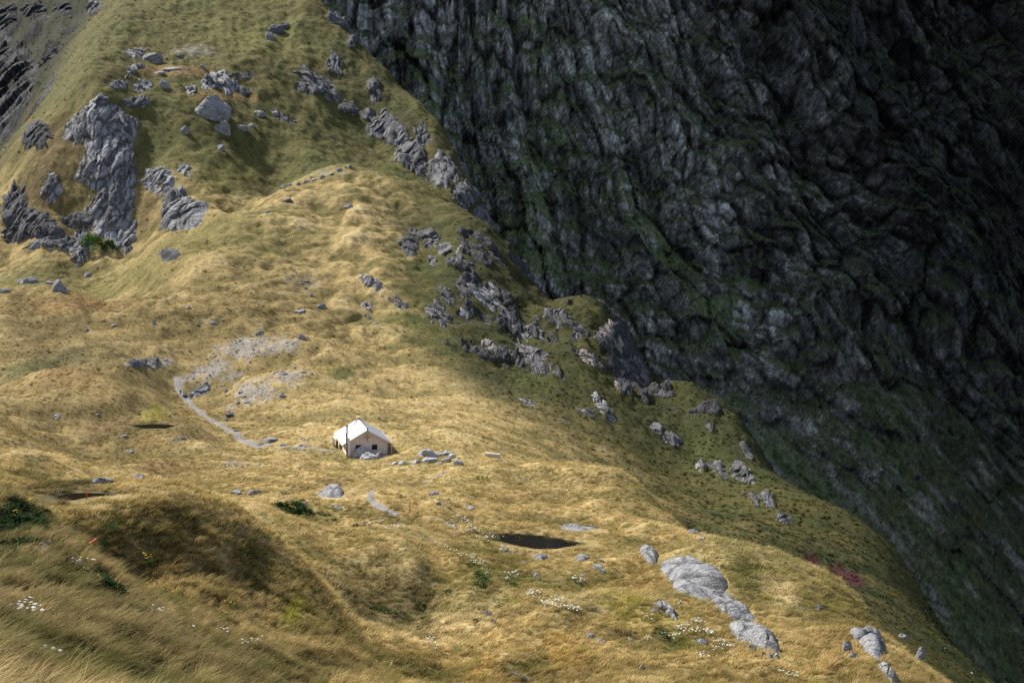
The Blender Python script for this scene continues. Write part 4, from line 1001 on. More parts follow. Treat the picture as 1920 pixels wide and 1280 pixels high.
# rocks in front of the hut
G2 = "boulders heaped in front of the hut"
boulder(676,848,36,25,"w","left boulder of the heap before the hut, under its dark window",G2); boulder(702,843,32,23,"w","tallest boulder of the heap before the hut, under its right window",G2); boulder(692,857,36,15,"w","low white boulder at the front of the heap before the hut",G2); boulder(717,853,20,16,"g","rounded grey boulder at the right of the heap before the hut",G2); boulder(724,846,12,8,"g","small grey stone on the right shoulder of the heap before the hut",G2,name="stone",cat="stone"); boulder(706,857,12,8,"k","small brownish stone in the front of the heap before the hut",G2,name="stone",cat="stone")
boulder(741,869,14,7,"w","left of two flat white stones in front of the hut",name="stone",cat="stone"); boulder(757,868,17,8,"w","right of two flat white stones in front of the hut",name="stone",cat="stone")
G3 = "white rock outcrop between the hut and the low wall"
for (x,y,w,h,l) in [(800,851,32,16,"broadest white rock of the outcrop between hut and low wall"),(806,863,22,9,"white rock with a dark undercut below the broadest outcrop rock"),(824,851,18,8,"flat white rock right of the broadest outcrop rock"),(838,849,16,9,"upper white rock in the right half of the outcrop by the low wall"),(850,855,13,9,"small white rock at the outcrop's right end, upper of two"),(839,863,18,9,"white rock with a shadowed foot low in the outcrop's middle"),(858,868,16,11,"lowest white rock at the outcrop's right end"),(779,866,16,8,"grey rock at the outcrop's left end"),(820,869,8,4,"smallest flat stone below the outcrop's undercut rock")]:
    boulder(x,y,w*1.2,h*1.25,"w",l,G3)
slab([(588,926),(604,919),(624,917),(640,921),(650,929),(640,936),(618,938),(602,934)], 1.0, "p", "domed pale rock with cracks in the dip before the hut", seed=23)
boulder(190,901,36,13,"g","dark grey flat rock in the brown hollow on the left"); boulder(256,894,24,9,"g","pale grey flat rock right of the dark grey one in the brown hollow")
boulder(443,923,22,10,"p","left of two pale rocks on the bank above the green flowers"); boulder(473,924,26,13,"p","right of two pale rocks on the bank above the green flowers"); boulder(532,925,8,6,"g","single round stone between the bank rocks and the domed rock",name="stone",cat="stone")
slab([(616,947),(626,945),(636,951),(648,957),(640,958),(628,952)],.3,"g","low grey rock lip just below the domed pale rock",seed=24)
# by the track and on the terrace
boulder(509,826,22,11,"g","grey rock at the near end of the long track"); boulder(490,832,18,7,"d","dark flat rock at the left of the long track's near end"); boulder(530,834,14,6,"g","small grey rock right of the track's near end",name="stone",cat="stone"); boulder(563,835,12,5,"d","dark stone between the track's end and the hut",name="stone",cat="stone")
for (x,y,w,h,m,l) in [(374,733,18,12,"g","grey rock standing over the track's bend"),(362,738,12,9,"g","small grey rock left of the rock over the track's bend"),(386,729,14,9,"g","small grey rock right of the rock over the track's bend"),(346,742,9,7,"d","dark stone on the inner edge of the track's bend"),(424,733,12,7,"g","grey rock on the slope between the track and the terrace"),(416,722,9,5,"p","white stone above the grey rock on the terrace slope"),(452,735,10,5,"p","white stone in the middle of the stony terrace"),(529,742,12,8,"p","white rock with a dark foot at the terrace's right part"),(538,763,9,6,"p","pinkish-white stone on the grass below the terrace"),(446,755,8,8,"p","pale stone on the grass below the terrace's middle"),(533,700,12,7,"p","left white rock of the trio on the upper terrace"),(551,688,10,7,"p","top white rock of the trio on the upper terrace"),(567,697,11,6,"p","right white rock of the trio on the upper terrace"),(423,787,10,7,"g","grey rock beside the track halfway down"),(430,778,22,10,"d","dark turfy rock above the track halfway down"),(443,807,9,6,"g","small rock beside the lower track"),(565,632,12,10,"p","pale broken rock on the crest above the terrace"),(487,625,14,9,"g","grey rock at the head of the gravel strip"),(565,583,22,9,"p","left flat white rock on the tawny slope above the terrace"),(601,573,20,8,"p","right flat white rock on the tawny slope above the terrace"),(583,553,9,6,"p","small white stone above the flat white rocks on the tawny slope"),(573,540,8,6,"p","smaller white stone higher on the tawny slope"),(352,577,10,7,"g","small grey rock on the left edge of the tawny slope"),(289,604,8,16,"p","upright pale rock at the left brow of the tawny slope"),(400,605,14,7,"g","grey rock in turf below the left brow of the tawny slope"),(370,608,9,6,"p","small pale rock left of the grey rock below the brow"),(340,822,16,9,"g","low rock in the grass left of the lower track"),(327,824,9,6,"g","small stone beside the low rock left of the lower track"),(232,818,14,5,"g","flat stone in the brown flat beyond the hollow"),(243,846,14,6,"g","flat grey stone at the near edge of the brown flat"),(182,777,9,6,"p","white stone on the near side of the bare mound"),(106,780,20,8,"g","grey rock streak on the near side of the bare mound"),(163,619,8,10,"p","white upright stone on the brown rise at the left"),(214,609,12,5,"p","white flat stone in the gully beside the brown rise"),(216,584,8,5,"p","small white stone high on the brown rise")]:
    boulder(x,y,w,h,m,l)
slab([(228,683),(250,676),(285,673),(300,678),(290,688),(262,691),(238,690)],1.2,"g","low grey rock ledge above the flat by the track",seed=25)
slab([(290,484),(305,476),(326,472),(342,478),(330,488),(305,492)],2.5,"d","dark overhanging rock lip at the foot of the knoll's left side",seed=26)
boulder(55,525,44,20,"g","broad grey boulder lying below the crag on the left"); boulder(38,528,16,12,"g","small grey boulder left of the broad one below the crag"); boulder(109,540,34,26,"g","wedge-shaped grey boulder on the green flat below the crag",tilt=-.35); boulder(94,529,14,9,"g","small boulder between the broad and the wedge-shaped boulders"); boulder(163,514,16,15,"g","lone grey boulder right of the wedge-shaped one"); boulder(8,545,20,12,"p","pale boulder at the left edge below the crag")
# upper hill
boulder(392,204,60,48,"f","huge pale split boulder on the hill's shelf",depth=.7,sub=5,sink=.15); boulder(417,239,26,34,"f","upright rounded boulder below the huge split boulder"); boulder(346,244,16,16,"f","small boulder left of the upright rounded boulder"); boulder(451,238,20,12,"g","dark-sided boulder right of the upright rounded boulder"); boulder(472,235,13,11,"f","pale boulder next to the dark-sided one on the hill's shelf"); boulder(484,213,22,11,"f","pale flat rocks on the turf right of the huge boulder"); outcrop(532,222,52,14,"d","dark rock step on the hill's right, slanting downhill",None,.5); boulder(515,213,14,10,"f","pale rock at the top of the dark rock step")
boulder(285,108,32,26,"f","large dome of grey rock high on the hill"); outcrop(251,101,40,20,"f","grey ledge left of the high rock dome"); outcrop(222,157,34,16,"f","grey slab on the left brow of the hill"); outcrop(268,165,34,26,"f","grey rock in the middle of the hill's brow"); boulder(308,158,18,24,"f","leaning pale rock right of the brow's middle rock"); outcrop(258,193,46,20,"f","low rock ledge above the great crag's right"); boulder(297,135,18,8,"f","flat rock under the high rock dome"); boulder(322,129,32,9,"f","long low rock right of the flat rock under the dome"); outcrop(254,127,40,16,"f","slanting grey rock below the high ledge",rot=-.6); boulder(381,126,12,14,"f","white standing stone high on the hill")
outcrop(394,150,32,32,"f","dark-cracked outcrop on the hill, left of a pair"); outcrop(422,152,24,48,"f","tall pale outcrop on the hill, right of a pair",rot=-.45); outcrop(440,162,16,22,"f","small outcrop beside the tall pale outcrop"); outcrop(458,171,30,16,"d","dark low outcrop right of the tall pale outcrop"); outcrop(362,172,24,20,"f","mossy grey outcrop below the outcrop pair"); boulder(336,105,14,8,"d","small dark rock on the green slope right of the high dome"); outcrop(455,143,40,14,"d","dark rock band above the hill's low outcrop"); boulder(412,276,18,12,"g","stone below the upright rounded boulder"); outcrop(347,320,26,16,"f","pale rock patch low on the hill's flank")
boulder(517,54,26,22,"d","dark rounded rock high on the hill's right, upper of two"); boulder(506,68,16,18,"g","grey rock beside the dark rounded rock high up"); boulder(535,48,18,14,"d","dark rock right of the dark rounded rock high up"); 
GR = "rocky rim of the upper hill"
for (x,y,w,h,l,rot) in [(592,160,90,32,"long grey face on the hill's right rim",.5),(630,120,26,44,"upright grey rib above the long rim face",-.3),(655,205,40,24,"rock under the long rim face",.5),(722,240,70,50,"broken grey face in the middle of the rocky rim",.7),(772,292,70,60,"large crag in the rocky rim, above the knoll",.8),(832,322,60,60,"crag in the rocky rim beside the large one",.8),(872,362,44,50,"crag just above the knoll's right shoulder",.8),(908,408,40,50,"lowest crag of the rocky rim behind the knoll's shoulder",.9),(640,36,30,60,"dark rib at the top of the hill's right rim",-.3),(702,164,24,40,"small grey rib high on the rocky rim",-.4),(745,258,40,40,"cracked grey rock between two rim crags",.6),(792,252,24,50,"outer rib on the rim's skyline",-.6)]:
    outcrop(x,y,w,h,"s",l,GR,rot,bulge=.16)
# great crag and its neighbours
GC = "bare rock outcrops of the left crag"
for (x,y,w,h,l,rot,bu) in [(178,218,110,80,"rounded grey top of the great left crag",-.35,.16),(148,238,46,40,"dark left shoulder of the great crag",0,.3),(226,236,60,44,"right shoulder of the great crag",.3,.25),(186,300,74,120,"fluted upper face of the great crag",.1,.14),(226,330,60,150,"tall fluted rib down the great crag's middle",.08,.2),(208,400,84,120,"lower face of the great crag",-.05,.12),(236,446,34,60,"grey buttress at the great crag's foot",-.1,.3),(296,336,60,50,"streaked outcrop right of the great crag",.1,.15),(346,404,86,70,"dark-hollowed outcrop by the knoll's left edge",-.2,.2),(152,466,26,66,"narrow pale pinnacle rising from the green flat",.15,.4),(62,426,120,60,"dark cliff at the crag's lower left",.15,.2),(112,456,110,26,"low cliff step along the crag's base",.1,.3),(30,396,50,100,"dark wall at the crag's left edge",0,.2),(96,356,36,50,"small outcrop in the turf left of the great crag",.2,.2),(150,414,70,30,"shadowed ledge between the great crag and the dark cliff",.1,.2),(26,170,80,190,"dark shaded crag face at the picture's upper left edge",.2,.12),(70,250,50,60,"lower end of the shaded crag at the upper left edge",.3,.2),(92,110,40,80,"grey rib at the top of the shaded upper left crag",.3,.2)]:
    outcrop(x,y,w,h,"b" if ("shaded" in l or "upper left" in l) else "d" if ("dark cliff" in l or "dark wall" in l) else "f",l,GC,rot,bulge=bu)
for (x,y,w,h,l,rot) in [(14,36,40,60,"shaded rock at the very top left corner",.3),(64,18,50,36,"shaded rock step right of the top left corner",.4),(118,14,40,24,"shaded rock low on the top edge, left of the spur",.3),(176,14,26,34,"pale streaked rock at the top edge on the spur",.3),(8,110,30,60,"shaded rock at the left edge under the corner",.2)]:
    outcrop(x,y,w,h,"s" if "pale" in l else "b",l,GC,rot,bulge=.2)
# stone line where the knoll meets the hill
for i,(x,y,w) in enumerate([(530,350,14),(545,346,12),(560,344,10),(575,341,12),(590,336,12),(606,331,13),(622,325,10),(636,318,12),(655,312,10)]):
    boulder(x,y,w,w*.6,"f",ORD[i]+" pale stone from the left in the line along the knoll's upper edge","stones along the knoll's upper edge",name="stone",cat="stone")
boulder(537,376,18,9,"d","dark rock alone on the knoll's left"); boulder(656,386,20,11,"f","grey rock near the knoll's top right"); boulder(500,398,12,6,"g","small rock on the knoll's left slope")
# right flank
GF = "outcrops on the dark right flank"
for (x,y,w,h,m,t,l) in [(695,526,38,18,"f",.6,"pale broken rib at the flank's upper left"),(822,592,30,40,"f",.5,"big grey wedge of rock in the middle of the flank"),(808,456,26,24,"f",.2,"rounded grey boulder under a dark overhang on the flank"),(790,440,44,14,"d",.2,"dark overhang above the rounded grey boulder"),(772,452,26,22,"d",.3,"dark rock left of the rounded grey boulder"),(835,470,22,20,"g",.4,"small grey rock right of the rounded boulder"),(872,464,26,12,"f",-.5,"pale slanting rock near the flank's skyline"),(862,490,40,18,"d",.3,"dark rock step under the pale slanting rock"),(812,490,14,18,"g",.3,"small rock below the rounded boulder"),(753,455,14,14,"d",.6,"dark splinter on the flank's upper left"),(752,574,30,12,"d",.6,"dark slanting streak of rock left of the big wedge"),(700,604,20,9,"g",.5,"grey stone patch on the tawny edge of the flank"),(687,575,20,10,"k",.5,"pinkish stone patch on the tawny edge of the flank"),(875,535,30,22,"f",.5,"upper rock of the long broken rib"),(912,556,24,46,"f",.6,"white-faced rock of the long broken rib"),(838,555,16,34,"d",.6,"dark crevice rock left of the long rib"),(876,583,16,20,"f",.6,"pale blade of rock below the dark crevice"),(949,566,14,30,"f",.5,"pale rock high on the second rib"),(964,612,22,60,"f",.6,"long slab of the second rib"),(992,662,22,54,"f",.7,"lower long slab of the second rib"),(999,627,26,38,"f",.5,"smooth grey boulder beside the second rib"),(1012,664,18,26,"f",.6,"rounded slab below the smooth grey boulder"),(937,669,28,28,"f",.5,"speckled grey boulder at the flank's lower edge"),(915,650,22,16,"k",.4,"brown-and-white rock above the speckled boulder"),(1045,598,40,24,"d",.5,"dark cliff step under the upper shoulder"),(1085,617,22,20,"g",.4,"grey rock right of the dark cliff step"),(1150,636,52,40,"k",.3,"large pinkish rock on the flank's outer shoulder"),(1104,673,22,30,"k",.6,"pinkish rock with a pale left face on the shoulder"),(1188,699,34,56,"f",.6,"dark broken crag on the flank's outer rim"),(1167,727,28,18,"k",.6,"pale slab below the shoulder"),(1046,706,16,34,"g",.6,"grey rib at the flank's middle"),(968,672,14,34,"d",.7,"dark rib beside the lower long slab"),(1118,741,12,16,"f",0,"small white upright rock under the shoulder"),(1134,768,16,36,"f",.7,"narrow grey rib under the small white rock"),(990,755,24,10,"g",.3,"grey rock with a black foot on the tawny slope"),(1102,773,24,15,"g",.3,"grey boulder with a dark right side at the tawny slope's edge"),(1088,768,16,12,"g",.3,"smaller boulder touching the grey one at the tawny slope's edge"),(1060,788,18,7,"g",.6,"slanting stone below the grey boulder"),(1257,824,26,30,"f",.7,"grey rib on the lower flank, right of a pair"),(1230,808,20,22,"f",.7,"grey rib on the lower flank, left of a pair"),(1390,886,22,50,"f",.8,"grey-faced spur at the flank's lower rim"),(1413,930,14,36,"d",.8,"dark rib below the grey-faced spur"),(1314,874,16,16,"f",.2,"white-flecked boulder on the lower flank"),(1470,976,20,20,"d",.6,"dark boulder at the foot of the lower rim"),(1345,880,16,40,"d",.8,"dark rib left of the grey-faced spur")]:
    w, h = w * 1.3, h * 1.3
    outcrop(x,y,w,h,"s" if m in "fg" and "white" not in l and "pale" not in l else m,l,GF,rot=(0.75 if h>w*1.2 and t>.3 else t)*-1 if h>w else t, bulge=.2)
boulder(1299,998,20,12,"p","white rock in the dark hollow behind the bank"); boulder(1318,1010,16,9,"g","grey rock right of the white rock in the dark hollow")
boulder(1694,1194,14,14,"p","pale stone on the mossy drop near the bottom right",name="stone",cat="stone"); boulder(1722,1232,22,40,"g","tall mossy grey rock at the bottom right brink")
# ------------------------------------------------------------------ water, tracks
def pools():
    g = NT("peaty_water")
    v = g.coords(); n_ = g.noise(v, 3.0, 3, 0.5)
    m = g.finish((0.012, 0.010, 0.007), 0.06, g.bump(n_, 0.12, 0.02), 0.5)
    g2 = NT("dark_reflection_water"); m2 = g2.m; db = g2.n("ShaderNodeBsdfDiffuse"); db.inputs[0].default_value = (0.012, 0.010, 0.006, 1); g2.l(db.outputs[0], g2.out.inputs["Surface"])  # flat near-black stands in for the hill's dark reflection
    for k, (z, poly) in enumerate(POOLS):
        cx_ = sum(a for a, b in poly) / len(poly); cy_ = sum(b for a, b in poly) / len(poly)
        big = [(cx_ + (a - cx_) * 1.10, cy_ + (b - cy_) * 1.10) for a, b in poly]
        me = bpy.data.meshes.new("pond_water")
        me.from_pydata([(cx_, cy_, z)] + [(a, b, z) for a, b in big], [], [(0, i + 1, (i + 1) % len(big) + 1) for i in range(len(big))])
        bm = bmesh.new(); bm.from_mesh(me); bmesh.ops.recalc_face_normals(bm, faces=bm.faces)
        if sum(f.normal.z for f in bm.faces) < 0: bmesh.ops.reverse_faces(bm, faces=bm.faces)
        bm.to_mesh(me); bm.free(); me.materials.append(m if k == 0 else m2)
        link(tag(bpy.data.objects.new("pond_water", me), kind="structure"))
pools()

def track_material():
    g = NT("stony_track"); v = g.coords()
    a = g.noise(v, 3.0, 5, 0.7); b = g.voro(v, 5.0); c = g.noise(v, 0.6, 3, 0.6)
    cc = g.mix(g.ramp(a, 0.3, 0.7), (0.22, 0.205, 0.19), (0.46, 0.445, 0.43))
    cc = g.mix(g.ramp(c, 0.45, 0.7, 0.0, 0.5), cc, (0.20, 0.17, 0.12))
    h = g.math('ADD', g.math('MULTIPLY', a, 0.1), g.ramp(b, 0.0, 0.2, 0.0, 0.08))
    return g.finish(cc, 0.95, g.bump(h, 1.0, 1.0), 0.15)
TRACK_MAT = track_material()
TRACKS = []
def track(pix, width, seed):
    pts = np.array([P(a, b)[:] for a, b in pix])
    # smooth resample
    d = np.concatenate([[0], np.cumsum(np.hypot(*(pts[1:, :2] - pts[:-1, :2]).T))]); n_ = max(int(d[-1] / 0.5), 8)
    s = np.linspace(0, d[-1], n_)
    x = np.interp(s, d, pts[:, 0]); y = np.interp(s, d, pts[:, 1])
    for _ in range(6):
        x[1:-1] = (x[:-2] + 2 * x[1:-1] + x[2:]) / 4; y[1:-1] = (y[:-2] + 2 * y[1:-1] + y[2:]) / 4
    tx, ty = np.gradient(x), np.gradient(y); l = np.hypot(tx, ty); tx /= l; ty /= l
    wl = width / 2 * (1 + 0.35 * fbm2(s / 2.5, s * 0 + seed, 401, 2)); wr = width / 2 * (1 + 0.35 * fbm2(s / 2.5, s * 0 + seed + 5, 402, 2))
    K_ = 7; V = []
    for k in range(K_):
        f = k / (K_ - 1); off = -wl + (wl + wr) * f
        px_, py_ = x - ty * off, y + tx * off
        V.append(np.stack([px_, py_, bil(ZZ, px_, py_) + 0.07 - 0.10 * (abs(f - .5) * 2) ** 4 + 0.02 * fbm2(px_ * 2, py_ * 2, 403, 2)], -1))
    V = np.stack(V, 1)
    me = grid_mesh("track", V[..., 0], V[..., 1], V[..., 2]); me.flip_normals() if False else None
    me.materials.append(TRACK_MAT)
    link(tag(bpy.data.objects.new("footpath", me), kind="structure"))
    for a, b in zip(x[::2], y[::2]): TRACKS.append((a, b, width * 0.62))
track([(332,706),(333,722),(338,738),(348,749),(362,763),(380,778),(398,789),(414,797),(428,806),(446,817),(462,828),(480,834),(500,836)], 2.5, 1.0)
track([(520,838),(560,839),(600,842),(628,846)], 1.0, 2.0)
track([(712,916),(700,921),(693,931),(699,942),(712,950),(728,958),(746,966)], 1.0, 3.0)
track([(836,884),(820,892),(804,900),(790,908)], 0.9, 4.0)
track([(58,1052),(74,1040),(88,1024),(104,1008),(122,997),(138,992)], 0.6, 5.0)
track([(455,640),(480,640),(510,634),(540,630)], 1.6, 6.0)
KEEP_CLEAR += TRACKS

# ------------------------------------------------------------------ building helpers
def box(bm, x0, x1, y0, y1, z0, z1):
    v = [bm.verts.new(p) for p in ((x0,y0,z0),(x1,y0,z0),(x1,y1,z0),(x0,y1,z0),(x0,y0,z1),(x1,y0,z1),(x1,y1,z1),(x0,y1,z1))]
    for f in ((3,2,1,0),(4,5,6,7),(0,1,5,4),(1,2,6,5),(2,3,7,6),(3,0,4,7)): bm.faces.new([v[i] for i in f])
def prism(bm, poly, axis, a, b):
    """a polygon in the other two axes, extruded from a to b along an axis ('y' or 'z')"""
    mk = (lambda p, t: (p[0], t, p[1])) if axis == 'y' else (lambda p, t: (p[0], p[1], t))
    v0 = [bm.verts.new(mk(p, a)) for p in poly]; v1 = [bm.verts.new(mk(p, b)) for p in poly]
    n_ = len(poly)
    bm.faces.new(v0); bm.faces.new(v1[::-1])
    for i in range(n_): bm.faces.new((v0[i], v1[i], v1[(i + 1) % n_], v0[(i + 1) % n_]))
    bmesh.ops.recalc_face_normals(bm, faces=bm.faces)
def tube(bm, a, b, r0, r1=None, n_=10):
    a, b = Vector(a), Vector(b); r1 = r0 if r1 is None else r1
    q = (b - a).to_track_quat('Z', 'Y').to_matrix()
    va = [bm.verts.new(a + q @ Vector((r0 * math.cos(t), r0 * math.sin(t), 0))) for t in [2 * math.pi * i / n_ for i in range(n_)]]
    vb = [bm.verts.new(b + q @ Vector((r1 * math.cos(t), r1 * math.sin(t), 0))) for t in [2 * math.pi * i / n_ for i in range(n_)]]
    for i in range(n_): bm.faces.new((va[i], va[(i + 1) % n_], vb[(i + 1) % n_], vb[i]))
    bm.faces.new(va[::-1]); bm.faces.new(vb)
def part(name, fn, mat, parent=None, bevel=0.0):
    bm = bmesh.new(); fn(bm)
    if bevel: bmesh.ops.bevel(bm, geom=bm.edges[:], offset=bevel, segments=1, affect='EDGES')
    bmesh.ops.recalc_face_normals(bm, faces=bm.faces)
    return bm_to_obj(name, bm, mat, parent)
def plain(name, c, rough=0.7, var=0.12, scale=3.0, metallic=0.0, spec=0.3):
    g = NT(name); v = g.coords(); a = g.noise(v, scale, 5, 0.7); b = g.noise(v, scale * 0.15, 3, 0.6)
    lo = tuple(x * (1 - var) for x in c); hi = tuple(min(x * (1 + var), 0.9) for x in c)
    cc = g.mix(a, lo, hi); cc = g.mix(g.ramp(b, .4, .7, 0, var), cc, tuple(x * .75 for x in c))
    return g.finish(cc, rough, g.bump(a, 0.2, 0.02) if var > 0.06 else None, spec, metallic)

# ------------------------------------------------------------------ the hut
def hut():
    t = link(tag(bpy.data.objects.new("mountain_hut", None), "white-roofed mountain hut with a pinkish gable behind a heap of boulders", "hut"))
    t.location = HUT; t.rotation_euler = (0, 0, HUT_ROT)
    wallm = plain("pinkish_render", (0.80, 0.67, 0.60), 0.8, 0.03, 1.0); roofm = plain("white_roof_sheet", (0.80, 0.81, 0.82), 0.45, 0.05); trim = plain("cream_trim", (0.62, 0.54, 0.46), 0.7, 0.05); dark = plain("dark_glass", (0.012, 0.013, 0.015), 0.08, 0.2, spec=0.5)
    framem = plain("grey_window_frame", (0.30, 0.27, 0.24)); stone = plain("flue_cladding", (0.24, 0.17, 0.15), 0.9, 0.5, 6.0); steel = plain("pale_steel", (0.72, 0.70, 0.69), 0.4, 0.1, metallic=0.2); beige = plain("weathered_beige_timber", (0.40, 0.33, 0.24)); bluegrey = plain("blue_grey_panel", (0.10, 0.13, 0.16)); green = plain("grey_green_frame", (0.22, 0.25, 0.22)); black = plain("soot_black", (0.02, 0.02, 0.02))
    HW, HL, EZ, AZ = 4.4, 7.2, 2.62, 5.25
    sl = (5.5 - 2.5) / 5.3
    gz = lambda x: 5.34 - abs(x) * sl - 0.12
    wins = [(-1.78, 1.35), (1.63, 1.25)]
    def wall(bm):
        # four walls with real openings in the front gable
        z0, z1 = 1.05, 2.25
        xs = [-HW]
        for c, w in wins: xs += [c - w / 2, c + w / 2]
        xs.append(HW)
        box(bm, -HW, HW, -HL, -HL + 0.25, -0.4, z0)
        for i in range(0, 6, 2): box(bm, xs[i], xs[i + 1], -HL, -HL + 0.25, z0, z1)
        prism(bm, [(-HW, z1), (HW, z1), (HW, gz(HW)), (0, gz(0)), (-HW, gz(HW))], 'y', -HL, -HL + 0.25)
        prism(bm, [(-HW, -0.4), (HW, -0.4), (HW, gz(HW)), (0, gz(0)), (-HW, gz(HW))], 'y', HL - 0.25, HL)
        for s in (-1, 1):
            a, b = sorted((s * HW, s * (HW - 0.25))); box(bm, a, b, -HL + 0.252, HL - 0.252, -0.4, gz(HW) - 0.03)
    part("wall", wall, wallm, t)
    for c, w in wins:
        def fr(bm):
            for (a, b, z0, z1) in ((c - w/2, c + w/2, 1.05, 1.12), (c - w/2, c + w/2, 2.18, 2.25), (c - w/2, c - w/2 + .07, 1.123, 2.177), (c + w/2 - .07, c + w/2, 1.123, 2.177)): box(bm, a, b, -HL - 0.03, -HL + 0.14, z0, z1)
        f = part("window", fr, framem, t)
        part("pane", lambda bm: box(bm, c - w/2 + .072, c + w/2 - .072, -HL + 0.10, -HL + 0.12, 1.122, 2.178), dark, f)
        part("sill", lambda bm: box(bm, c - w/2 - .08, c + w/2 + .08, -HL - 0.12, -HL - 0.032, 0.98, 1.047), trim, f)
    f = part("window", lambda bm: box(bm, -HW - 0.05, -HW - 0.003, -1.0, 0.4, 1.0, 2.0), framem, t); part("pane", lambda bm: box(bm, -HW - 0.07, -HW - 0.053, -0.9, 0.3, 1.08, 1.92), dark, f)
    f = part("window", lambda bm: box(bm, -HW - 0.05, -HW - 0.003, -5.2, -3.9, 1.0, 2.0), framem, t); part("pane", lambda bm: box(bm, -HW - 0.07, -HW - 0.053, -5.1, -4.0, 1.08, 1.92), dark, f)
    for s in (-1, 1):
        ax = (5.3 * s, 5.5 - 5.3 * sl)
        rp = part("roof_panel", lambda bm: prism(bm, [(0.004 * s, 5.5), ax, (ax[0], ax[1] - 0.12), (0.004 * s, 5.38)], 'y', -HL - 0.85, HL + 0.5), roofm, t)
        def seams(bm):
            y = -HL - 0.5
            while y < HL + 0.4:
                prism(bm, [(0.06 * s, 5.5 - .06 * sl + .002), (5.28 * s, 5.5 - 5.28 * sl + .002), (5.28 * s, 5.5 - 5.28 * sl + .052), (0.06 * s, 5.5 - .06 * sl + .052)], 'y', y, y + 0.05); y += 0.62
        sm = part("roof_seams", seams, roofm, rp); sm["kind"] = "stuff"
        bz = -HL - 0.853
        part("bargeboard", lambda bm: prism(bm, [(0.20 * s, 5.5 - .2 * sl + .04), (5.36 * s, 5.5 - 5.36 * sl + .04), (5.36 * s, 5.5 - 5.36 * sl - .34), (0.20 * s, 5.5 - .2 * sl - .34)], 'y', bz - 0.08, bz), trim, t)
        part("eaves_gutter", lambda bm: box(bm, *sorted((5.305 * s, 5.43 * s)), -HL - 0.8, HL + 0.45, 2.33, 2.46), trim, t)
    part("ridge_cap", lambda bm: prism(bm, [(-0.25, 5.5 - .25 * sl + .056), (0, 5.58), (0.25, 5.5 - .25 * sl + .056), (0, 5.53)], 'y', -HL - 0.80, HL + 0.5), roofm, t)
    part("corner_post", lambda bm: box(bm, 5.12, 5.30, -HL - 0.78, -HL - 0.60, -0.6, 2.36), trim, t)
    kp = part("gable_post", lambda bm: box(bm, -0.17, 0.17, -HL - 1.16, -HL - 0.935, 3.1, 5.95), beige, t, 0.03)
    part("cap", lambda bm: box(bm, -0.26, 0.26, -HL - 1.24, -HL - 0.86, 5.95, 6.08), beige, kp)
    part("crossbar", lambda bm: tube(bm, (-0.70, -HL - 1.27, 4.05), (0.70, -HL - 1.27, 4.05), 0.15, 0.15, 12), beige, kp)
    # flue against the left end of the gable: clad column, steel pipe and its cowl
    fl_ = part("chimney", lambda bm: box(bm, -4.62, -4.28, -HL - 1.55, -HL - 1.20, -0.5, 5.2), stone, t)
    part("flue_pipe", lambda bm: tube(bm, (-4.36, -HL - 1.38, 5.2), (-4.36, -HL - 1.38, 6.6), 0.20, 0.20, 12), steel, fl_)
    part("cowl", lambda bm: (tube(bm, (-4.36, -HL - 1.38, 6.6), (-4.36, -HL - 1.38, 6.85), 0.36, 0.30, 12), tube(bm, (-4.7, -HL - 1.38, 6.72), (-4.02, -HL - 1.38, 6.72), 0.12, 0.12, 8)), plain("rusty_cowl", (0.36, 0.24, 0.20)), fl_)
    part("vent_duct", lambda bm: box(bm, -4.22, -3.78, -HL - 1.52, -HL - 1.12, -0.5, 4.0), steel, t)
    for z in (0.8, 2.4, 4.2): part("flue_bracket", lambda bm: box(bm, -4.68, -3.72, -HL - 1.58, -HL - 1.555, z, z + 0.09), steel, fl_)
    rc = part("rear_chimney", lambda bm: box(bm, -0.36, 0.36, HL - 1.2, HL - 0.5, 4.9, 6.1), beige, t); part("cap", lambda bm: box(bm, -0.44, 0.44, HL - 1.28, HL - 0.42, 6.1, 6.22), trim, rc)
    part("vent_pipe", lambda bm: tube(bm, (-0.75, HL - 2.2, 4.9), (-0.75, HL - 2.2, 5.85), 0.11), black, t)
    part("vent_pipe", lambda bm: tube(bm, (-1.3, HL - 3.6, 4.6), (-1.3, HL - 3.6, 5.3), 0.07), black, t)
    # porch on the left side
    pr = part("porch", lambda bm: prism(bm, [(-5.9, 2.05), (-4.43, 2.35), (-4.43, 2.43), (-5.9, 2.13)], 'y', -1.2 + 3.0, 2.8 + 3.0), trim, t)
    for (x, y) in ((-5.85, 1.85), (-5.85, 3.75), (-5.85, 5.70), (-4.85, 1.85)): part("post", lambda bm: box(bm, x - .06, x + .06, y - .06, y + .06, -0.4, 2.05), green, pr)
    part("side_panel", lambda bm: box(bm, -5.62, -5.12, 1.84, 1.88, -0.3, 1.75), bluegrey, pr); part("side_panel", lambda bm: box(bm, -5.88, -5.86, 3.85, 5.6, -0.3, 1.1), bluegrey, pr)
    part("water_barrel", lambda bm: tube(bm, (-4.75, -4.9 + 5.6, -0.3), (-4.75, -4.9 + 5.6, 1.15), 0.28, 0.26, 14), plain("rust_red_barrel", (0.26, 0.13, 0.10)), t)
hut()

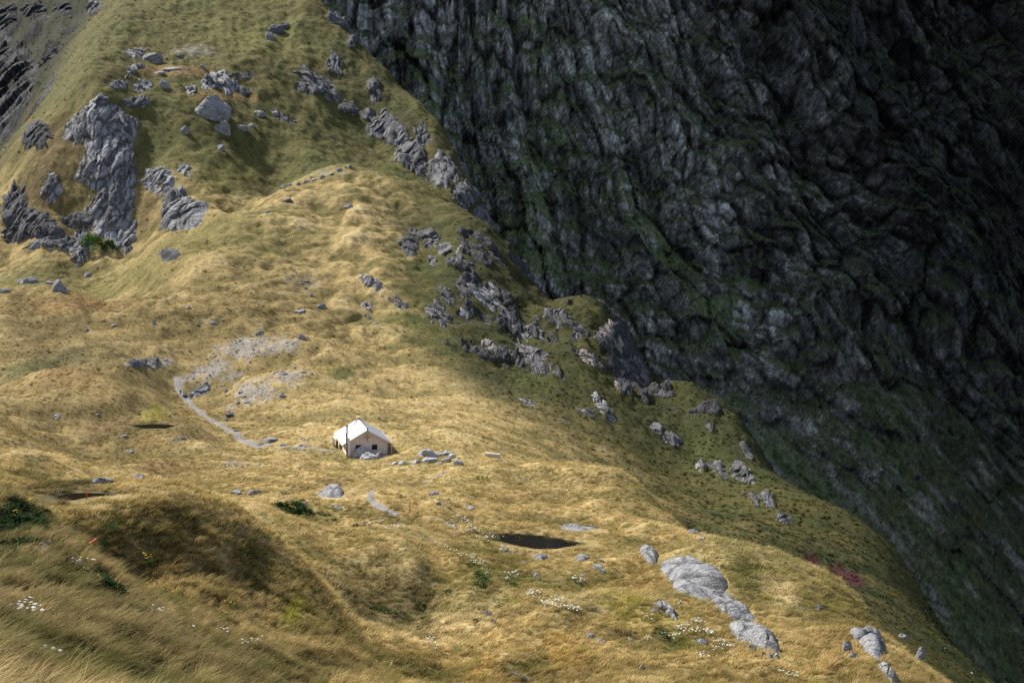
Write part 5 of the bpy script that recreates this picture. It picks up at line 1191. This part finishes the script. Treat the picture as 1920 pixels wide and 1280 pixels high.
def low_wall():
    p = P(924, 856)
    m = plain("pale_pink_concrete", (0.60, 0.53, 0.48)); w = plain("white_post_paint", (0.72, 0.70, 0.64))
    t = link(tag(bpy.data.objects.new("concrete_wall", None), "short low concrete wall with a pale coping, out on the grass", "wall")); t.location = (p.x, p.y, p.z); t.rotation_euler = (0, 0, math.radians(-24))
    part("wall_body", lambda bm: box(bm, -1.75, 1.55, -0.2, 0.2, -0.8, 0.62), m, t, 0.02); part("coping", lambda bm: box(bm, -1.80, 1.58, -0.25, 0.25, 0.622, 0.72), plain("pale_coping", (0.72, 0.68, 0.63)), t, 0.02)
    q = t.matrix_basis @ Vector((1.75, -0.1, 0))
    o = part("marker_post", lambda bm: box(bm, -.06, .06, -.06, .06, -0.6, 1.75), w); o.location = (q.x, q.y, Zat(q.x, q.y)); tag(o, "white post standing at the low concrete wall's right end", "post")
low_wall()

ORANGE = plain("orange_sleeve", (0.78, 0.085, 0.035), 0.5, 0.08); IRON = plain("dark_iron", (0.045, 0.035, 0.03), 0.7)
def pole(px, py, h, sleeve, tilt, label, thick=0.035):
    p = P(px, py)
    t = link(tag(bpy.data.objects.new("track_marker", None), label, "marker pole", "orange-topped track markers")); t.location = p; t.rotation_euler = tilt
    part("shaft", lambda bm: tube(bm, (0, 0, -0.4), (0, 0, h - sleeve), thick, thick, 8), IRON, t); part("sleeve", lambda bm: tube(bm, (0, 0, h - sleeve), (0, 0, h), thick * 1.6, thick * 1.6, 10), ORANGE, t)
pole(768.5, 960, 1.75, 0.55, (0, 0, 0), "upright orange-topped pole on the grass right of the short track")
pole(831, 889, 1.4, 0.6, (0, 0.03, 0), "slim orange-topped pole where the path climbs to the white outcrop", 0.03)
pole(151, 1029, 1.15, 0.50, (math.radians(-10), math.radians(60), 0), "leaning red-sleeved pole in the green plants beside the near track", 0.045)
pole(162, 936, 0.6, 0.42, (0, 0.05, 0), "short orange stake beside the dark left pool", 0.03)

# ------------------------------------------------------------------ the walker on the long track
def hiker():
    p = P(338.5, 741)
    bones = [(0,0,0.93,.13),(0,0,1.12,.145),(0,0,1.36,.16),(0,0.01,1.50,.06),(0,0.02,1.58,.075),(0,0.02,1.68,.095),(0,0.02,1.75,.07),
             (-.10,0,.88,.09),(-.12,.16,.50,.065),(-.12,.02,.10,.045),(-.12,.18,.05,.04),
             (.10,0,.88,.09),(.12,-.10,.50,.065),(.12,-.30,.12,.045),(.12,-.16,.05,.04),
             (-.20,0,1.40,.06),(-.27,-.05,1.14,.048),(-.25,.14,.95,.036),(-.245,.21,.90,.03),
             (.20,0,1.40,.06),(.27,.02,1.14,.048),(.26,.20,1.02,.036),(.255,.27,1.0,.03)]
    ed = [(0,1),(1,2),(2,3),(3,4),(4,5),(5,6),(0,7),(7,8),(8,9),(9,10),(0,11),(11,12),(12,13),(13,14),(2,15),(15,16),(16,17),(17,18),(2,19),(19,20),(20,21),(21,22)]
    me = bpy.data.meshes.new("walker"); me.from_pydata([b[:3] for b in bones], ed, [])
    o = bpy.data.objects.new("person", me); link(o)
    o.modifiers.new("skin", 'SKIN'); sv = me.skin_vertices[0].data
    for i, b in enumerate(bones): sv[i].radius = (b[3], b[3] * 0.85)
    sv[0].use_root = True
    o.modifiers.new("sub", 'SUBSURF').levels = 2; o.modifiers["sub"].render_levels = 2
    dg = bpy.context.evaluated_depsgraph_get(); m2 = bpy.data.meshes.new_from_object(o.evaluated_get(dg)); o.modifiers.clear(); o.data = m2
    navy = plain("dark_navy_jacket", (0.025, 0.032, 0.05)); trous = plain("charcoal_trousers", (0.03, 0.03, 0.032)); skin = plain("skin", (0.42, 0.27, 0.20), 0.6, 0.05)
    m2.materials.clear()
    for m in (navy, trous, skin): m2.materials.append(m)
    for f in m2.polygons:
        f.use_smooth = True; z = f.center.z; x = abs(f.center.x)
        f.material_index = 2 if (z > 1.49 or (x > .22 and z < 1.04 and f.center.y > 0.1)) else 1 if z < .95 and x < .2 else 0
    o.location = (p.x, p.y, p.z + 0.03); o.rotation_euler = (0, 0, math.radians(160))
    tag(o, "walker in dark clothes with a backpack on the long track", "person")
    bp = rock_shape(5, 3, .18, .13, .28, 2); b = bm_to_obj("backpack", bp, plain("blue_grey_backpack", (0.06, 0.08, 0.11)), o, True); b.location = (0, -0.22, 1.22)
    hb = bmesh.new(); bmesh.ops.create_uvsphere(hb, u_segments=14, v_segments=8, radius=0.112)
    for v in hb.verts:
        if v.co.z < 0: v.co.z *= .4
        if v.co.z < .01: v.co.x *= 1.35; v.co.y *= 1.35
    h = bm_to_obj("sun_hat", hb, plain("dark_hat", (0.05, 0.05, 0.05)), o, True); h.location = (0, 0.02, 1.72)
hiker()
# ------------------------------------------------------------------ flowers and leafy plants
def leaf_material(name, c, tr=0.35):
    g = NT(name); geo = g.n("ShaderNodeNewGeometry"); n_ = g.noise(geo.outputs["Position"], 6.0, 3, 0.6)
    cc = g.mix(n_, tuple(x * .65 for x in c), tuple(x * 1.35 for x in c))
    d = g.n("ShaderNodeBsdfDiffuse"); t = g.n("ShaderNodeBsdfTranslucent"); mx = g.n("ShaderNodeMixShader")
    g.l(cc, d.inputs[0]); g.l(cc, t.inputs[0]); mx.inputs[0].default_value = tr
    g.l(d.outputs[0], mx.inputs[1]); g.l(t.outputs[0], mx.inputs[2]); g.l(mx.outputs[0], g.out.inputs["Surface"])
    return g.m
SILVER = leaf_material("silvery_leaf", (0.16, 0.20, 0.11)); LEAF = leaf_material("green_leaf", (0.055, 0.10, 0.028)); DKLEAF = leaf_material("dark_leaf", (0.028, 0.055, 0.022), 0.2); WHITE = leaf_material("white_petal", (0.80, 0.80, 0.76), 0.25); YEL = leaf_material("yellow_petal", (0.62, 0.47, 0.06)); STALK = leaf_material("flower_stalk", (0.14, 0.13, 0.05)); MAROON = leaf_material("maroon_twig", (0.10, 0.035, 0.03), 0.2); SHRUBLEAF = leaf_material("shrub_leaf", (0.05, 0.05, 0.018), 0.2); STRAWG = leaf_material("pale_straw", (0.46, 0.36, 0.20), 0.4)
def leaves(seed, n_, rad, h, ln, wd, mat, name="foliage", dome=False):
    r = random.Random(seed); V, Fc = [], []
    for k in range(n_):
        a = r.uniform(0, 2 * math.pi)
        if dome:
            el = math.asin(r.uniform(0, 1)); q = r.uniform(.6, 1)
            bx, by, bz = rad * q * math.cos(a) * math.cos(el), rad * q * math.sin(a) * math.cos(el), h * q * math.sin(el)
            d = Vector((math.cos(a) * math.cos(el), math.sin(a) * math.cos(el), math.sin(el) + .3)).normalized()
        else:
            q = rad * math.sqrt(r.random()) * .8; bx, by, bz = q * math.cos(a), q * math.sin(a), h * r.uniform(0, .55) * (1 - q / rad * .6)
            el = r.uniform(.15, 1.0); d = Vector((math.cos(a) * math.cos(el), math.sin(a) * math.cos(el), math.sin(el)))
        side = d.cross(Vector((r.uniform(-.3, .3), r.uniform(-.3, .3), 1))).normalized(); L = ln * r.uniform(.6, 1.2); w = wd * r.uniform(.7, 1.2)
        b = Vector((bx, by, bz)); droop = Vector((0, 0, -.18 * L)); i = len(V)
        V += [b, b + d * L * .5 + side * w / 2, b + d * L + droop, b + d * L * .5 - side * w / 2]; Fc.append((i, i + 1, i + 2, i + 3))
    me = bpy.data.meshes.new(name); me.from_pydata([v[:] for v in V], [], Fc); me.materials.append(mat); return me
def flower_head(r_, mat, name="flower_head", stalk=0.3):
    bm = bmesh.new(); n_ = 9
    c = bm.verts.new((0, 0, stalk + r_ * .25)); rim = []
    for i in range(n_):
        a = 2 * math.pi * i / n_; q = r_ * (1.0 if i % 2 else .82); rim.append(bm.verts.new((q * math.cos(a), q * math.sin(a), stalk)))
    for i in range(n_): bm.faces.new((c, rim[i], rim[(i + 1) % n_]))
    w = .008; s = [bm.verts.new(p) for p in ((-w, 0, 0), (w, 0, 0), (w * .6, 0, stalk), (-w * .6, 0, stalk))]; f = bm.faces.new(s); f.material_index = 1
    me = bpy.data.meshes.new(name); bm.to_mesh(me); bm.free(); me.materials.append(mat); me.materials.append(STALK); return me
D_LEAF = [leaves(500 + i, 46, .30, .12, .26, .045, SILVER) for i in range(3)]
D_HEAD = [flower_head(.085, WHITE, stalk=s) for s in (.34, .42, .50)]
Y_LEAF = [leaves(520 + i, 60, .40, .30, .34, .10, LEAF) for i in range(3)]
Y_HEAD = [flower_head(.07, YEL, stalk=s) for s in (.45, .6, .75)]
K_LEAF = [leaves(540 + i, 90, .55, .5, .34, .17, DKLEAF) for i in range(3)]; G_LEAF = [leaves(550 + i, 80, .5, .4, .30, .15, LEAF) for i in range(3)]
def plant(px, py, name, label, cat, group, leafs, heads=None, nh=0, size=1.0, spread=.42, seed=0):
    r = random.Random(hash((px, py, 7)) & 0xffff)
    p = P(px, py)
    o = link(tag(bpy.data.objects.new(name, None), label, cat, group)); o.location = (p.x, p.y, p.z + .02); o.rotation_euler = (0, 0, r.uniform(0, 6.28)); s = size * r.uniform(.85, 1.2); o.scale = (s, s, s)
    link(bpy.data.objects.new("foliage", r.choice(leafs)), o)
    for k in range(nh):
        h = link(bpy.data.objects.new("flower_head", r.choice(heads)), o); a = r.uniform(0, 6.28); q = spread * math.sqrt(r.random()); h.location = (q * math.cos(a) * 1.5, q * math.sin(a), r.uniform(-.06, .1)); h.rotation_euler = (r.uniform(-.35, .35), r.uniform(-.35, .35), a)
    return o
DS = [("daisies on the flower-lined bank left of the pool", "daisy clump on the bank left of the pool", [(868,983),(880,990),(888,996),(897,999),(905,1003),(913,1008),(921,1011),(930,1012),(876,1000),(893,1010),(910,1016),(938,1013),(870,977),(858,970),(848,972),(884,984)], 7),
 ("daisies down the flowery bank's foot", "daisy clump at the steep bank's foot", [(848,1035),(838,1028),(866,1047),(880,1046),(893,1060),(902,1061),(908,1072),(914,1080),(884,1052)], 6),
 ("daisies in the middle meadow", "daisy clump in the meadow below the pool", [(948,1033),(956,1036),(962,1038),(955,1080),(964,1078),(951,1090),(966,1085),(1075,1088),(1083,1092),(1090,1094),(1004,1116),(1000,1120),(990,1122),(1040,1127),(1048,1130),(1055,1132),(1019,1130),(1023,1136),(1032,1138),(1050,1142),(1065,1144),(1076,1146),(1082,1150),(1020,1138),(935,1137)], 8),
 ("daisies between the slab line and the meadow", "daisy clump left of the whale-backed boulder", [(1275,1136),(1268,1180),(1272,1184),(1285,1176),(1295,1189),(1308,1170),(1314,1172),(1307,1188),(1316,1186),(1328,1190),(1336,1194),(1345,1207),(1353,1208),(1363,1214),(1366,1219),(1372,1231),(1343,1222),(1313,1232),(1322,1236),(1214,1203),(1246,1194),(1216,1162),(1475,1268),(1490,1274)], 7),
 ("daisies by the bank's brow", "daisy clump below the short track", [(722,994),(730,997),(742,993),(752,993),(714,981),(694,988)], 8),
 ("daisies in the near grass", "daisy clump in the tall near grass", [(18,1155),(28,1160),(42,1158),(52,1164),(70,1154),(88,1154),(130,1158),(38,1244),(84,1240),(286,1158),(276,1156),(294,1160),(152,1062),(160,1066),(328,1187),(342,1192),(408,1194),(458,1214),(470,1213),(480,1210),(722,1252),(800,1208),(812,1206),(818,1218)], 7),
 ("daisies on the lower right turf", "daisy clump by the round dark bush", [(1880 - 600,1182),(1272,1196),(1258,1200),(1300,1172)], 6)]
for grp, lab, pts, nh in DS:
    for i, (a, b) in enumerate(sorted(pts)): plant(a, b, "daisy_clump", lab + ", " + ORD[i] + " from the left", "daisy", grp, D_LEAF, D_HEAD, nh, .95)
YS = [("yellow-flowered plants in the left hollow", "yellow-flowered plant in the left hollow", [(112,970),(122,978),(128,985),(135,980),(50,945),(45,950),(54,955),(30,975),(280,1055),(276,1060),(165,1098),(172,1094),(180,1104),(200,1104),(290,1108),(300,1112),(310,1116),(268,1122),(330,1128),(438,1142),(430,1145),(415,1165),(320,1180),(225,1080)], 5),
 ("yellow-flowered plants in the gully", "yellow-flowered plant in the green gully", [(540,955),(548,960),(554,957),(534,962),(560,945),(566,940),(600,962),(612,966),(625,975),(668,988)], 6),
 ("yellow flowers by the pool", "yellow-flowered plant at the dark pool's near edge", [(972,1018),(978,1019),(912,1019)], 6)]
for grp, lab, pts, nh in YS:
    for i, (a, b) in enumerate(sorted(pts)): plant(a, b, "yellow_flower", lab + ", " + ORD[i] + " from the left", "flower", grp, Y_LEAF, Y_HEAD, nh, 1.0)
KS = [("dark leafy plants by the near track", "dark leafy plant beside the near track", [(15,940),(28,950),(40,960),(12,965),(30,980),(50,985),(60,975),(20,1000),(40,1010),(60,1000),(10,1030),(30,1035),(50,1045),(20,1050),(66,990),(5,985),(44,1028),(72,965),(80,972)], K_LEAF, 1.3),
 ("dark leafy plants in the near hollow", "dark leafy plant below the red-sleeved pole", [(140,1080),(150,1090),(160,1085),(170,1100),(182,1095),(150,1105),(140,1098),(192,1108),(205,1112),(165,1075),(130,1072),(212,1120)], K_LEAF, 1.2),
 ("grey-green plants around the red-sleeved pole", "green leafy plant around the red-sleeved pole", [(150,1015),(160,1020),(170,1025),(180,1030),(145,1008),(190,1022),(215,1060),(222,1050),(160,1130),(166,1124)], G_LEAF, 1.0),
 ("plants in the green gully", "green leafy plant in the gully before the domed rock", [(520,948),(526,955),(532,950),(538,962),(545,965),(552,962),(528,963),(556,952),(565,958),(575,962)], K_LEAF, 1.5),
 ("green plants on the steep bank", "green leafy plant at the foot of the daisy bank", [(890,1068),(898,1078),(905,1086),(912,1092),(900,1096),(885,1060),(955,1094),(962,1098)], G_LEAF, 1.0),
 ("plants low on the shaded mound", "leafy plant low on the shaded mound", [(722,1145),(735,1150),(760,1158),(788,1136),(800,1162),(700,1140),(895,1165),(840,1110)], G_LEAF, .9)]
for grp, lab, pts, lf, sz in KS:
    for i, (a, b) in enumerate(sorted(pts)): plant(a, b, "leafy_plant", lab + ", " + ORD[i] + " from the left", "plant", grp, lf, None, 0, sz)
plant(238,1152, "rosette_plant", "bright dark-green leafy rosette in the pale near grass", "plant", None, K_LEAF, None, 0, 1.2)
plant(200,996, "speargrass", "spiky green clump on the dark front mound", "plant", None, [leaves(561, 90, .5, .5, .75, .05, LEAF)], None, 0, 1.3)
plant(1236,1192, "dark_bush", "round dark bush among the daisies in the lower meadow", "bush", None, [leaves(562, 160, .6, .6, .18, .08, DKLEAF, dome=True)], None, 0, 1.0)
plant(470,1052, "round_shrub", "lone round dark shrub on the side of the front mound", "shrub", None, [leaves(563, 500, .62, .75, .16, .06, SHRUBLEAF, dome=True)], None, 0, 1.15)
plant(1420,1078, "olive_shrub", "wide olive-green shrub right of the largest slab", "shrub", None, [leaves(564, 600, 1.9, 1.0, .22, .08, leaf_material("olive_leaf", (0.10, 0.095, 0.03)), dome=True)], None, 0, 1.0)
plant(948,938, "twiggy_shrub", "reddish twiggy shrub on the pale bank above the pool", "shrub", None, [leaves(565, 160, .6, .45, .2, .03, MAROON, dome=True)], None, 0, 1.2)
plant(872,1078, "twiggy_shrub", "small maroon shrub on the shaded mound's right brow", "shrub", None, [leaves(566, 160, .4, .4, .15, .03, MAROON, dome=True)], None, 0, 1.0)
plant(1158,942, "dark_bush", "small dark bush on the bank near the right brink", "bush", None, [leaves(567, 200, .5, .5, .16, .06, DKLEAF, dome=True)], None, 0, 1.1)
plant(904,903, "fern_clump", "spiky yellow-green clump on the bank right of the white outcrop", "plant", None, [leaves(568, 150, 1.0, .8, .8, .07, leaf_material("yellow_green_leaf", (0.16, 0.17, 0.05)))], None, 0, 1.5)
plant(172,462, "bright_bush", "bright green bush beside the pale pinnacle under the crag", "bush", None, [leaves(569, 700, 4.6, 5.0, 1.1, .7, leaf_material("bright_leaf", (0.07, 0.14, 0.03)), dome=True)], None, 0, 1.0)
plant(205,468, "dark_bush", "very dark green bush right of the bright green bush", "bush", None, [leaves(570, 500, 3.2, 4.0, .9, .6, DKLEAF, dome=True)], None, 0, 1.0)
# ------------------------------------------------------------------ growing the grass (after everything it must keep clear of)
near_t = [proto(blade_mesh("tussock_tuft", 50, 300 + i, 0.66, 0.42, 0.70, 0.024, 4, GRASS_MAT)) for i in range(4)]
mid_t = [proto(blade_mesh("meadow_tuft", 20, 320 + i, 0.34, 0.50, 0.36, 0.042, 3, GRASS_MAT)) for i in range(4)]
far_t = [proto(blade_mesh("hill_tuft", 14, 340 + i, 0.22, 0.85, 0.24, 0.12, 2, FAR_MAT)) for i in range(4)]
grow("tussock_grass", 32000, 20, 105, near_t, 1.15, 0.90, 1, gap=0.9, var=0.42, minlum=0.8)
grow("meadow_grass", 170000, 80, 540, mid_t, 0.95, 1.15, 2)
grow("hillside_grass", 80000, 480, 1180, far_t, 1.1, 1.5, 3)
scrub_t = [proto(blade_mesh("scrub_tuft", 26, 360 + i, 0.55, 1.0, 0.30, 0.16, 2, FAR_MAT, 0.6)) for i in range(3)]
grow("flank_scrub", 80000, 230, 1350, scrub_t, 0.6, 1.5, 4, tone=0.78, gap=0.98, var=0.4, mask=np.clip(steepz * 0.9 + 0.30 * upper + 0.8 * farleft + 0.06 * (YY > 330), 0, 1), minlum=0.8)

# loose stones lying in the gravelly places, far too many to count
def loose_stones():
    protos = []
    for i in range(4):
        bm = rock_shape(900 + i, 1, 1, .85, .55, 4); me = bpy.data.meshes.new("loose_stone"); bm.to_mesh(me); bm.free(); me.materials.append(ROCK_PALE if i % 2 else ROCK_GREY); protos.append(proto(me))
    r = np.random.default_rng(77); n_ = 260000
    u = r.uniform(-.40, .40, n_); y = np.exp(r.uniform(math.log(120), math.log(900), n_)); x = u * y
    k = r.random(n_) < bil(stonym, x, y) * 0.9 * np.where(y < 600, 1.0, 0.4) + 0.0015
    x, y = x[k], y[k]; m = len(x); s = r.lognormal(-1.55, 0.55, m) * lerp(0.75, 1.5, sstep(250, 800, y)); s = np.clip(s, .06, .9)
    scatter("gravel_stones", np.stack([x, y, bil(ZZ, x, y) + s * .1], -1), np.stack([r.normal(0, .2, m), r.normal(0, .2, m), r.uniform(0, 6.28, m)], -1), s, np.ones((m, 3)), protos)
loose_stones()
